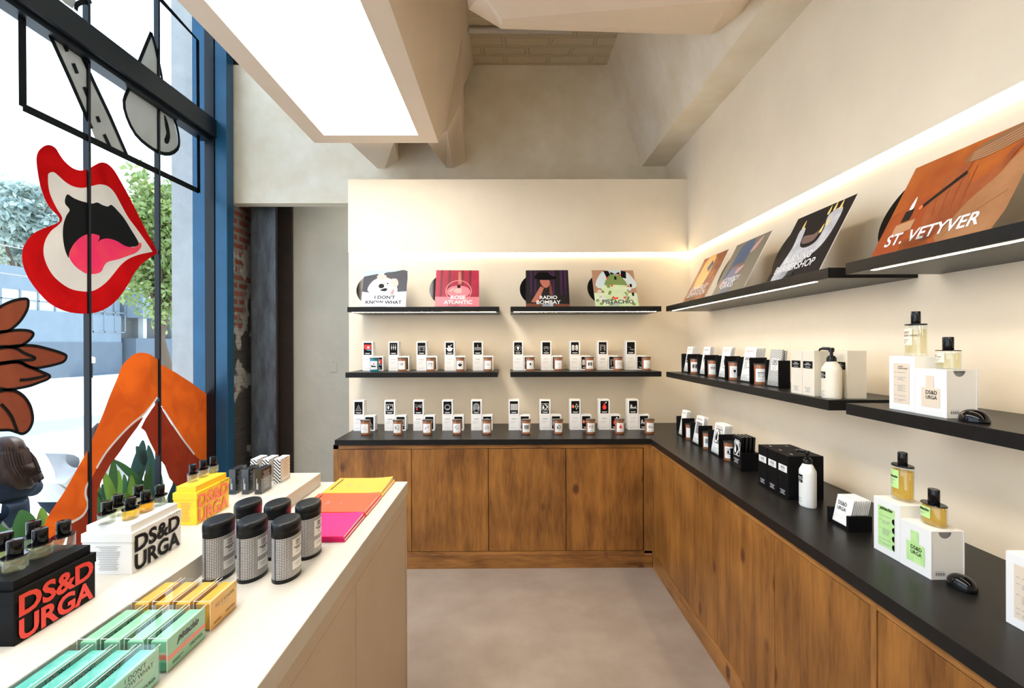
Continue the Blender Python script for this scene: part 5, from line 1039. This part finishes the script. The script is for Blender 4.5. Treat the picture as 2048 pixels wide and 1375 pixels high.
def soap(kind, label, x1, y0, L_, W_=.0345, H_=.065):
    t = thing('boxed_soap', label, 'soap', (x1, y0, ZISL), {'y': 'amber soap boxes', 'g': 'green soap boxes', 't': 'teal soap boxes'}[kind])
    b = MB(); b.box(-W_+.002, -.002, .0035, L_-.004, .0015, .058, {'y': sm_y, 'g': sm_g, 't': sm_t}[kind], .0025); b.build('soap_bar', t)
    b = MB(); b.box(-W_, 0, 0, L_, 0, H_, 'acrylic', .0008)
    for a in (0, -W_): b.box(a-.0004, a+.0004, -.0004, .0004, 0, H_, 'white'); b.box(a-.0005, a+.0005, 0, L_, H_-.0006, H_+.0002, 'white')
    b.box(-W_, 0, -.0004, .0004, H_-.0006, H_+.0002, 'white'); b.build('clear_case', t)
    b = MB(); S = Flat((-.0012, 0, 0), (0, 1, 0), (0, 0, 1)); b.box(-.0019, -.0012, .003, L_-.003, .001, H_*.93, LBM[kind]); ww = L_
    if kind == 'y': b.text(S, 'ISO E SOAPER', ww*.54, .040, w=ww*.68, h=.0075, m='blackm', bold=.0, align='c', l=.0003); b.fine(S, ww*.40, .033, ww*.3, 1, .003, .0016, 'grey', l=.0003)
    elif kind == 'g':
        b.rect(S, .003, .020, ww-.006, .009, K['skin'] if False else mat('coral band', CO, .5), .0002); b.text(S, 'pistachio', ww*.52, .036, w=ww*.56, m='blackm', bold=.045, shear=.5, align='c', l=.0004); b.fine(S, ww*.40, .031, ww*.26, 1, .003, .0015, 'grey', l=.0004)
    else: b.text(S, "I DON'T", ww*.52, .047, h=.0085, w=ww*.40, m='blackm', bold=.0, align='c', l=.0003); b.text(S, 'KNOW WHAT', ww*.53, .036, h=.0085, w=ww*.66, m='blackm', bold=.0, align='c', l=.0003); b.fine(S, ww*.3, .029, ww*.35, 1, .003, .0022, 'grey', l=.0003)
    b.text(S, 'DS&DURGA', ww*.90, .010, w=ww*.34, m='blackm', bold=.03, align='r', l=.0003); b.text(S, 'studio', ww*.12, .010, w=ww*.26, m='blackm', bold=.01, shear=.4, l=.0003) if False else b.fine(S, ww*.14, .011, ww*.26, 2, .003, .0015, 'blackm', l=.0003)
    b.build('label', t)
    return t
for kind, nm, y0, L_ in (('y', 'amber', 1.070, .108), ('g', 'green', .935, .122), ('t', 'teal', .795, .123)):
    for i in range(4):
        soap(kind, '%s soap in a clear box, %s' % (nm, ('closest to the island edge', 'second from the island edge', 'third from the island edge', 'closest to the plinth')[i]), -.625-.0428*i, y0, L_)
# ================================================================ outside
ZG = -.10
asph = mat('sunlit asphalt', (.55, .55, .54), .9, var=.05, vscale=2); pav = mat('pale pavement', (.66, .65, .62), .9, var=.05, vscale=3)
b = MB(); b.box(-7, -2.69, -12, 60, ZG-.1, ZG, pav); struct('sidewalk', b)
b = MB(); b.box(-19, -7, -12, 60, ZG-.12, ZG-.06, asph); struct('road', b)
b = MB(); b.box(-22, -19, -12, 60, ZG-.1, ZG, pav); struct('sidewalk_far', b)
wallm = mat('blue grey render', (.20, .25, .29), .9, var=.06, vscale=1.5); walllo = mat('darker grey render', (.13, .16, .19), .9, var=.06, vscale=1.5); winm = mat('pale window panels', (.62, .66, .66), .5); winf = mat('window bars', (.22, .25, .27), .7)
WX = -22.0
t = thing('low_building', 'low grey blue building with a band of pale windows across the street', 'building', (WX, 24, ZG))
b = MB(); b.box(-.3, 0, -14, 5.2, 0, 1.75, walllo); b.build('plinth_wall', t)
b = MB(); b.box(-.3, -.05, -14, 5.2, 1.75, 3.25, wallm); b.box(-2, -.3, -14, 5.2, 0, 3.2, wallm); b.build('wall', t)
b = MB(); b.box(-.6, -.35, -14, 5, 4.15, 5.2, wallm); b.box(-4, -.6, -14, 5, 3.2, 5.2, wallm); b.build('upper_storey', t)
b = MB(); b.box(-.5, -.4, -14, 5, 3.25, 4.15, winm); [b.box(-.41, -.35, -14+i*.9, -13.92+i*.9, 3.25, 4.15, winf) for i in range(22)]; b.box(-.41, -.35, -14, 5, 3.68, 3.73, winf); b.build('window_band', t)
b = MB(); [b.box(-.06, -.02, 3.2+i*.75, 3.26+i*.75, 2.3, 4.6, winf) for i in range(4)]; [b.box(-.06, -.02, 3.2, 5.5, 2.3+i*1.1, 2.36+i*1.1, winf) for i in range(3)]; b.box(-.32, -.12, 3.0, 5.2, 3.25, 4.9, wallm); b.build('annex_wall', t)
t = thing('carport_building', 'grey building with a flat canopy and open bays across the street', 'building', (WX+.5, 34.6, ZG))
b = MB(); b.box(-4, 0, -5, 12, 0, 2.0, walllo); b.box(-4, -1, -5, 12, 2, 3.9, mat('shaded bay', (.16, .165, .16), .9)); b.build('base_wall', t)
b = MB(); b.box(-4, .4, -5, 12, 4.0, 4.9, wallm); b.box(-1, .4, -5, -2.5, 3.2, 4.0, wallm); b.build('canopy', t)
b = MB(); [b.box(-.6, -.3, -4+i*3, -3.7+i*3, 2, 4, winm) for i in range(5)]; b.build('posts', t)
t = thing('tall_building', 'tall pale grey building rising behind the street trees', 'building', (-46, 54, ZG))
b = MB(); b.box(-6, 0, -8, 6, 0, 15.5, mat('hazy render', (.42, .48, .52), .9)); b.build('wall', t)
b = MB(); [b.box(0, .05, -7+i*2.2, -5.8+i*2.2, 6.5, 8.2, winf) for i in range(6)]; b.build('window_row', t)
# meters
for px, py, nm in ((168.5, 720, 'grey parking meter across the street, between the flower and the lips'), (311, 716, 'grey parking meter across the street beside the bent knee')):
    y = 21/((1017-px)/1020)
    t = thing('parking_meter', nm, 'parking meter', (-20.5, y, ZG), 'parking meters')
    b = MB(); b.tube([(0, 0, 0), (0, 0, .75)], .04, 'blkframe'); b.build('post', t)
    b = MB(); b.box(-.10, .10, -.11, .11, .72, .90, 'lgrey', .03); b.lathe([(.0, .90), (.14, .90), (.12, 1.0), (0, 1.05)], 'white', n=16, caps=False); b.build('head', t)
b = MB(); b.tube([(-20, 19.2, ZG), (-20, 19.2, 7.6)], .14, mat('weathered pole', (.16, .12, .10), .9)); tag(b.build('utility_pole'), 'brown utility pole at the edge of the view across the street', 'pole')
for i, (a, c) in enumerate((((-21, 12, 4.5), (-21, 40, 5.3)), ((-21, 12, 5.6), (-21, 40, 6.6)))):
    b = MB(); b.tube([a, tuple((a[j]+c[j])/2-(.4 if j == 2 else 0) for j in range(3)), c], .02, 'grey', 5); tag(b.build('overhead_wire'), ('lower' if i == 0 else 'upper')+' black overhead wire across the street', 'wire')
# trees
bark = mat('bark', (.13, .09, .06), .9)
def tree(label, x, y, th, cz, rx, rz, n, leafm, seed, size=.16, hang=False):
    t = thing('street_tree', label, 'tree', (x, y, ZG)); R = random.Random(seed); b = MB(); b.tube([(0, 0, 0), (.1, .1, th*.5), (-.1, 0, th), (0, .1, cz)], [.16, .13, .10, .05], bark, 10)
    for i in range(7):
        a = R.uniform(0, 2*PI); b.tube([(0, 0, th*R.uniform(.6, 1)), (math.cos(a)*rx*.4, math.sin(a)*rx*.4, cz), (math.cos(a)*rx*.8, math.sin(a)*rx*.8, cz+R.uniform(-.3, .6)*rz)], [.06, .04, .015], bark, 6)
    b.build('trunk', t); b = MB(); cl = [(R.gauss(0, .42)*rx, R.gauss(0, .42)*rx, cz+R.gauss(0, .42)*rz) for _ in range(max(20, n//110))]
    for i in range(n):
        c = R.choice(cl); p = Vector((c[0]+R.gauss(0, .24), c[1]+R.gauss(0, .24), c[2]+R.gauss(0, .20))); d = Vector((R.uniform(-1, 1), R.uniform(-1, 1), R.uniform(-1.2, .5))).normalized(); s_ = size*R.uniform(.6, 1.3); e = d.cross(Vector((R.uniform(-1, 1), R.uniform(-1, 1), R.uniform(-1, 1)))).normalized()*s_*.22
        b.face([p, p+d*s_*.5+e, p+d*s_, p+d*s_*.5-e], leafm)
    if hang:
        for i in range(70):
            c = R.choice(cl); p = Vector((c[0]+R.gauss(0, .2), c[1]+R.gauss(0, .2), c[2])); l = R.uniform(.3, .7); b.face([p, p+Vector((.02, .015, -l*.5)), p+Vector((0, 0, -l)), p+Vector((-.02, -.015, -l*.5))], leafm)
    b.build('foliage', t)
def leafmat(name, c, c2):
    m = bpy.data.materials.new(name); m.use_nodes = True; nt = m.node_tree; nt.nodes.clear(); L = nt.links.new
    o = nt.nodes.new('ShaderNodeOutputMaterial'); d = nt.nodes.new('ShaderNodeBsdfDiffuse'); tr = nt.nodes.new('ShaderNodeBsdfTranslucent'); g = nt.nodes.new('ShaderNodeBsdfGlossy'); g.inputs['Roughness'].default_value = .35; mx = nt.nodes.new('ShaderNodeMixShader'); mg = nt.nodes.new('ShaderNodeMixShader')
    gi = nt.nodes.new('ShaderNodeNewGeometry'); r = nt.nodes.new('ShaderNodeMix'); r.data_type = 'RGBA'; L(gi.outputs['Random Per Island'], r.inputs[0]); r.inputs[6].default_value = (*c, 1); r.inputs[7].default_value = (*c2, 1)
    L(r.outputs[2], d.inputs[0]); L(r.outputs[2], tr.inputs[0]); mx.inputs[0].default_value = .4; L(d.outputs[0], mx.inputs[1]); L(tr.outputs[0], mx.inputs[2]); mg.inputs[0].default_value = .06; L(mx.outputs[0], mg.inputs[1]); L(g.outputs[0], mg.inputs[2]); L(mg.outputs[0], o.inputs[0])
    return m
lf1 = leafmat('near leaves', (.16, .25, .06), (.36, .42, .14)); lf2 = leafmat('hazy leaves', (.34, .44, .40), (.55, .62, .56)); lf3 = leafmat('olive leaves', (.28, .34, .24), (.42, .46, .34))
tree('yellow green street tree with hanging pods beyond the lips and knee', -9.2, 13.6, 2.0, 4.1, 1.0, 1.7, 9000, lf1, 3, .19, True)
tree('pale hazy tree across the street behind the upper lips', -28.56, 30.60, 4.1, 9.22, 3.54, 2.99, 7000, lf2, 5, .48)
tree('olive green tree across the street behind the mouth', -30.00, 34.38, 3.1, 7.47, 3.75, 2.00, 7000, lf3, 8, .44)
tree('dark green tree behind the grey building', -33.00, 43.56, 3.3, 6.88, 4.22, 1.72, 6000, lf3, 9, .46)
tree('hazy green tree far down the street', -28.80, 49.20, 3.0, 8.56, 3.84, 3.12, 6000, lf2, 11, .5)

# broad-leaved plants right outside the glass
lg = leafmat('banana leaf', (.035, .11, .03), (.07, .18, .05)); lgy = leafmat('sunlit banana leaf', (.17, .32, .04), (.24, .40, .06)); lgd = leafmat('dark banana leaf', (.025, .075, .06), (.045, .11, .075))
def blade(b, base, tip, w, sag, m, fold=.25, side=None):
    base, tip = Vector(base), Vector(tip); d = tip-base; L_ = d.length; s_ = (side and Vector(side) or d.cross(Vector((0, 0, 1)))).normalized(); n = 12; rows = []
    for i in range(n+1):
        u = i/n; c = base+d*u+Vector((0, 0, -sag*u*u)); ww = w*(math.sin(PI*min(1, u*.93+.05))**.7); k = s_.cross(d.normalized())*(-fold*ww)
        rows.append([c-s_*ww+k*-1, c-s_*ww*.5+k*-.4, c, c+s_*ww*.5+k*-.4, c+s_*ww+k*-1])
    vs = [p for r in rows for p in r]; fs = [(i*5+j, i*5+j+1, (i+1)*5+j+1, (i+1)*5+j) for i in range(n) for j in range(4)]; b.add(vs, fs, m, True)
def plant(label, root, lst):
    t = thing('broad_leaf_plant', label, 'plant', root); r = Vector(root)
    for base, tip, w, sag, m, side in lst:
        b = MB(); p0 = Vector(base)-r; p1 = Vector(tip)-r; b.tube([(p0.x*.3, p0.y*.3, 0), tuple(p0*.6+Vector((0, 0, .02))), tuple(p0)], [.012, .010, .006], lg, 6); blade(b, p0, p1, w, sag, m, .25, side); b.build('leaf', t)
q = lambda px, py, X: tuple(on(px, py, 0, X))
RL = random.Random(21)
def extra(n, xa_, xb_, ya_, yb_):
    out = []
    for i in range(n):
        px = RL.uniform(xa_, xb_); py = RL.uniform(ya_, yb_); X = RL.uniform(-3.3, -3.0); w = RL.uniform(.03, .065)
        out.append((q(px+RL.uniform(-14, 14), py+RL.uniform(70, 110), X), q(px, py, X), w, RL.uniform(0, .04), RL.choice([lg, lgd, lgd, lg, lgy]), (RL.uniform(-.4, .4), 1, RL.uniform(-.5, .5))))
    return out
plant('broad leaved plant outside the window behind the black tester box', (-3.1, 2.75, ZG), [
    (q(45, 1100, -3.0), q(40, 1020, -3.0), .085, .0, lg, (0, 1, .1)), (q(80, 1075, -2.95), q(82, 1015, -2.95), .045, .0, lgy, (0, 1, 0)), (q(5, 1110, -2.95), q(-10, 1050, -2.95), .07, .0, lg, (0, 1, 0)), (q(15, 1125, -2.9), q(-5, 1090, -2.9), .05, 0, lgy, (0, 1, .3)), (q(60, 1120, -2.9), q(95, 1080, -2.9), .05, .0, lg, (.2, 1, 0))]+extra(6, -10, 100, 1030, 1060))
plant('broad leaved plant outside the window behind the white tester box', (-3.15, 3.85, ZG), [
    (q(255, 1000, -3.1), q(285, 880, -3.1), .09, .0, lgd, (0, 1, -.2)), (q(300, 1000, -3.1), q(296, 890, -3.1), .07, .0, lgd, (0, 1, 0)), (q(290, 930, -3.05), q(272, 892, -3.05), .05, .0, lgd, (0, 1, .3)), (q(300, 985, -3.0), q(228, 912, -3.0), .035, .03, lg, (0, .5, 1)),
    (q(215, 1040, -3.0), q(226, 915, -3.0), .055, .0, lg, (0, 1, 0)), (q(235, 1045, -2.95), q(205, 940, -2.95), .05, .0, lgy, (0, 1, .3)), (q(255, 1040, -2.95), q(262, 950, -2.95), .055, .0, lgy, (0, 1, 0)), (q(275, 1040, -2.95), q(250, 985, -2.95), .05, .0, lgy, (0, 1, .4)),
    (q(300, 1050, -2.95), q(318, 945, -2.95), .055, .0, lgd, (0, 1, 0)), (q(320, 1050, -2.95), q(350, 960, -2.95), .05, .0, lgd, (0, 1, -.4)), (q(195, 1060, -2.9), q(196, 960, -2.9), .03, .0, lg, (0, 1, 0)), (q(240, 1060, -2.9), q(192, 975, -2.9), .02, .02, lg, (0, .6, 1)), (q(270, 1060, -2.9), q(300, 930, -2.9), .06, 0, lg, (0, 1, -.2))]+extra(20, 200, 345, 925, 1010))
plant('tall dark leaved plant outside between the painted legs', (-3.2, 3.35, ZG), [(q(190, 1080, -3.05), q(150, 990, -3.05), .04, .03, lg, (0, .6, .8)), (q(180, 1090, -3.0), q(120, 1030, -3.0), .04, .02, lg, (0, .5, .8))])

# ---------------------------------------------------------------- people sitting outside, seen through the glass
skin = mat('skin', (.55, .32, .24), .5, var=.04); hairm = mat('dark brown hair', (.010, .005, .004), .55, spec=.3, col2=(.05, .022, .012), vscale=7, stretch=(6, 6, 1)); navy = mat('navy knit', (.007, .016, .032), .85, spec=.2, col2=(.014, .028, .05), vscale=22, stretch=(.2, .2, 3)); olive = mat('grey trousers', (.20, .22, .19), .85); whitej = mat('white jacket', (.80, .80, .80), .8, bump=.4, bscale=9)
def skin_body(name, verts, edges, radii, m, parent, sub=2):
    me = bpy.data.meshes.new(name); me.from_pydata([tuple(v) for v in verts], edges, []); me.update(); o = bpy.data.objects.new(name, me); COL.objects.link(o); o.parent = parent
    sk = o.modifiers.new('s', 'SKIN'); sk.use_smooth_shade = True; sv = me.skin_vertices[0].data
    for i, r in enumerate(radii): sv[i].radius = r if isinstance(r, tuple) else (r, r)
    sv[0].use_root = True; ss = o.modifiers.new('u', 'SUBSURF'); ss.levels = ss.render_levels = sub
    me.materials.append(m)
    bpy.context.view_layer.update(); dg = bpy.context.evaluated_depsgraph_get(); nm = bpy.data.meshes.new_from_object(o.evaluated_get(dg)); o.modifiers.clear(); o.data = nm
    for p in nm.polygons: p.use_smooth = True
    if not nm.materials: nm.materials.append(m)
    return o
def head(parent, c, r, face_dir, m):
    b = MB(); cx_, cy_, cz_ = c; f = Vector(face_dir).normalized(); s_ = f.cross(Vector((0, 0, 1))).normalized(); vs = []; fs = []; n = 20; k = 14
    for j in range(k+1):
        ph = PI*j/k; 
        for i in range(n):
            th = 2*PI*i/n; d = f*math.cos(th)*math.sin(ph)+s_*math.sin(th)*math.sin(ph)*.82+Vector((0, 0, math.cos(ph)*1.22)); fr = max(0, math.cos(th))*math.sin(ph)
            q_ = Vector(c)+d*r
            if math.cos(ph) < -.2: q_ = q_-s_*math.sin(th)*math.sin(ph)*r*.25
            if fr > .93 and -.35 < math.cos(ph) < .1: q_ += f*r*.22
            vs.append(q_)
    for j in range(k):
        for i in range(n): fs.append((j*n+i, j*n+(i+1) % n, (j+1)*n+(i+1) % n, (j+1)*n+i))
    b.add(vs, fs, m, True)
    for sg in (-1, 1):
        b.lathe([(0, -.012), (.012, -.006), (.013, .004), (0, .014)], m, tuple(Vector(c)+s_*sg*r*.82), n=10, caps=False)
    for sg in (-1, 1): b.lathe([(0, -.006), (.008, 0), (0, .006)], 'blackm', tuple(Vector(c)+f*r*.93+s_*sg*r*.32+Vector((0, 0, r*.1))), n=8, caps=False)
    b.lathe([(0, -.005), (.022, 0), (0, .005)], 'pinkp', tuple(Vector(c)+f*r*.88-Vector((0, 0, r*.55))), n=10, caps=False)
    return b.build('head', parent)
# woman in a navy sweater, back to the shop
P1 = Vector((-3.62, 3.69, 0)); t = thing('person', 'person with long dark hair and a navy sweater sitting with their back to the window', 'person', tuple(P1))
V = [(0, 0, .12), (0, 0, .26), (.0, 0, .40), (-.01, .0, .50), (0, .0, .57), (-.01, -.17, .47), (-.03, .17, .47), (-.10, -.26, .30), (-.05, .29, .38), (-.30, -.20, .26), (-.20, .31, .45), (-.10, -.1, .12), (-.10, .1, .12), (-.48, -.12, .20), (-.48, .12, .20), (-.55, -.12, -.06), (-.55, .12, -.06), (-.66, -.12, -.07), (-.66, .12, -.07)]
E_ = [(0, 1), (1, 2), (2, 3), (3, 4), (3, 5), (3, 6), (5, 7), (6, 8), (7, 9), (8, 10), (0, 11), (0, 12), (11, 13), (12, 14), (13, 15), (14, 16), (15, 17), (16, 18)]
Rd = [(.15, .13), (.15, .12), (.155, .12), (.12, .10), (.055, .05), (.085, .08), (.09, .085), (.065, .065), (.075, .07), (.045, .045), (.05, .05), (.10, .10), (.10, .10), (.075, .075), (.075, .075), (.05, .05), (.05, .05), (.04, .035), (.04, .035)]
body = skin_body('body', V, E_, Rd, navy, t)
body.data.materials.append(olive); body.data.materials.append(skin)
for p in body.data.polygons:
    c = p.center
    if (c.x < -.14 and abs(c.y) < .2 and c.z < .26) or c.z < .22: p.material_index = 1
    elif c.z > .545: p.material_index = 2
head(t, (-.01, -.01, .70), .092, (-1, .25, 0), skin)
b = MB(); n = 28
prof = [(.0, .850), (.03, .847), (.058, .834), (.084, .810), (.100, .77), (.108, .72), (.110, .66), (.108, .60), (.118, .54), (.120, .48), (.08, .445)]
for i in range(n):
    for j in range(len(prof)-1):
        q_ = []
        for ii, jj in ((i, j), (i+1, j), (i+1, j+1), (i, j+1)):
            a = 2*PI*ii/n; r_, z_ = prof[jj]; open_ = .55 if (math.cos(a-PI) > .55 and z_ < .78) else 1; wv = 1+.07*math.sin(a*9+z_*14)
            sw = max(0, .66-z_)*.55; q_.append((.02+r_*math.cos(a)*open_*wv*1.02, -.01+sw*.6+r_*math.sin(a)*wv*1.02, z_))
        b.face(q_, hairm, True)
for i in range(22):
    u = i/21; a = -PI*.45+PI*.95*u; cx_, cy_ = .02+.105*math.cos(a), -.01+.105*math.sin(a)
    b.tube([(.02+.05*math.cos(a), -.01+.05*math.sin(a), .825), (cx_, cy_, .74), (cx_+.005, cy_+.02, .64), (cx_+.012, cy_+.05+.05*u, .55), (cx_, cy_+.07+.09*u, .47+.03*u)], [.010, .016, .018, .015, .003], hairm, 6)
for i in range(16):
    u = i/15; x_ = .10-.09*u
    b.tube([(x_*.8, .075, .74), (x_, .105, .66), (x_+.01, .125+.03*u, .58), (x_, .15+.09*u, .515+.01*u), (x_-.01, .17+.10*u, .47+.02*u)], [.012, .022, .024, .020, .004], hairm, 6)
b.build('hair', t, weld=True)
for sg, (hx, hy, hz), dr in ((-1, (-.33, -.18, .26), (-1, .3, 0)), (1, (-.24, .335, .50), (-.5, .2, 1))):
    b = MB(); d = Vector(dr).normalized(); s_ = d.cross(Vector((0, .2, 1))).normalized(); o_ = Vector((hx, hy, hz)); b.tube([o_-d*.02, o_+d*.03, o_+d*.075], [.024, .034, .034], skin, 10)
    for i, ln in enumerate((.055, .068, .065, .05)): f0 = o_+d*.07+s_*(-.027+.018*i); b.tube([f0, f0+d*ln*.5, f0+d*ln+Vector((0, 0, -.015))], [.009, .0085, .006], skin, 8)
    b.tube([o_+d*.02-s_*.03, o_+d*.045-s_*.05, o_+d*.075-s_*.055], [.011, .010, .007], skin, 8); b.build('hand', t)
# person in a white jacket bending forward on a low seat
P2 = Vector((-3.85, 4.58, 0)); t = thing('person', 'person in a white jacket hunched forward behind the painted legs, pink cup in hand', 'person', tuple(P2))
V = [(0, -.30, .10), (0, -.22, .26), (0, -.02, .42), (0, .20, .50), (0, .29, .54), (-.15, .18, .46), (.15, .18, .46), (-.22, .24, .24), (.22, .24, .24), (-.10, .38, .14), (.12, .42, .12), (-.10, -.12, .08), (.10, -.12, .08), (-.13, .26, .14), (.13, .26, .14), (-.13, .30, -.06), (.13, .30, -.06), (-.13, .42, -.07), (.13, .42, -.07)]
Rd = [(.16, .15), (.19, .16), (.20, .16), (.13, .11), (.055, .05), (.10, .09), (.10, .09), (.085, .08), (.085, .08), (.05, .05), (.05, .05), (.10, .10), (.10, .10), (.08, .08), (.08, .08), (.05, .05), (.05, .05), (.04, .035), (.04, .035)]
body = skin_body('body', V, E_, Rd, whitej, t); body.data.materials.append(navy)
for p in body.data.polygons:
    c = p.center
    if c.z < .16 and abs(c.x) < .2 and c.y < .34 or c.z < .05: p.material_index = 1
head(t, (0, .34, .63), .092, (.5, .8, -.4), skin)
b = MB(); b.lathe([(0, .11), (.06, .105), (.10, .06), (.108, 0), (.09, -.07), (0, -.09)], hairm, (-.005, .315, .655), n=24, caps=False); b.build('hair', t)
for sg, o_, d in ((-1, Vector((-.08, .42, .12)), Vector((.6, .7, -.1))), (1, Vector((.13, .47, .10)), Vector((-.3, .9, .1)))):
    b = MB(); d = d.normalized(); s_ = d.cross(Vector((0, 0, 1))).normalized(); b.tube([o_-d*.02, o_+d*.03, o_+d*.075], [.024, .034, .034], skin, 10)
    for i, ln in enumerate((.055, .068, .065, .05)): f0 = o_+d*.07+s_*(-.027+.018*i); b.tube([f0, f0+d*ln*.55, f0+d*ln*.9+Vector((0, 0, -.02))], [.009, .0085, .006], skin, 8)
    b.tube([o_+d*.02+s_*.03*sg, o_+d*.045+s_*.05*sg, o_+d*.075+s_*.055*sg], [.011, .010, .007], skin, 8); b.build('hand', t)
b = MB(); b.lathe([(0, 0), (.030, 0), (.038, .10), (0, .10)], 'pinkp', n=18, caps=False); tag(b.build('paper_cup', None, (P2.x+.06, P2.y+.56, .06)), 'pink cup held by the person in the white jacket', 'cup')
b = MB(); b.box(-4.05, -3.35, 2.6, 4.05, ZG, -.03, pav, .02); tag(b.build('low_seat_wall'), 'low pale seat wall outside the window under the navy sweater', 'bench')
b = MB(); b.box(-4.2, -3.5, 4.42, 4.62, ZG, -.03, 'oldplaster', .02); tag(b.build('low_seat_wall'), 'low seat wall outside under the person in the white jacket', 'bench')
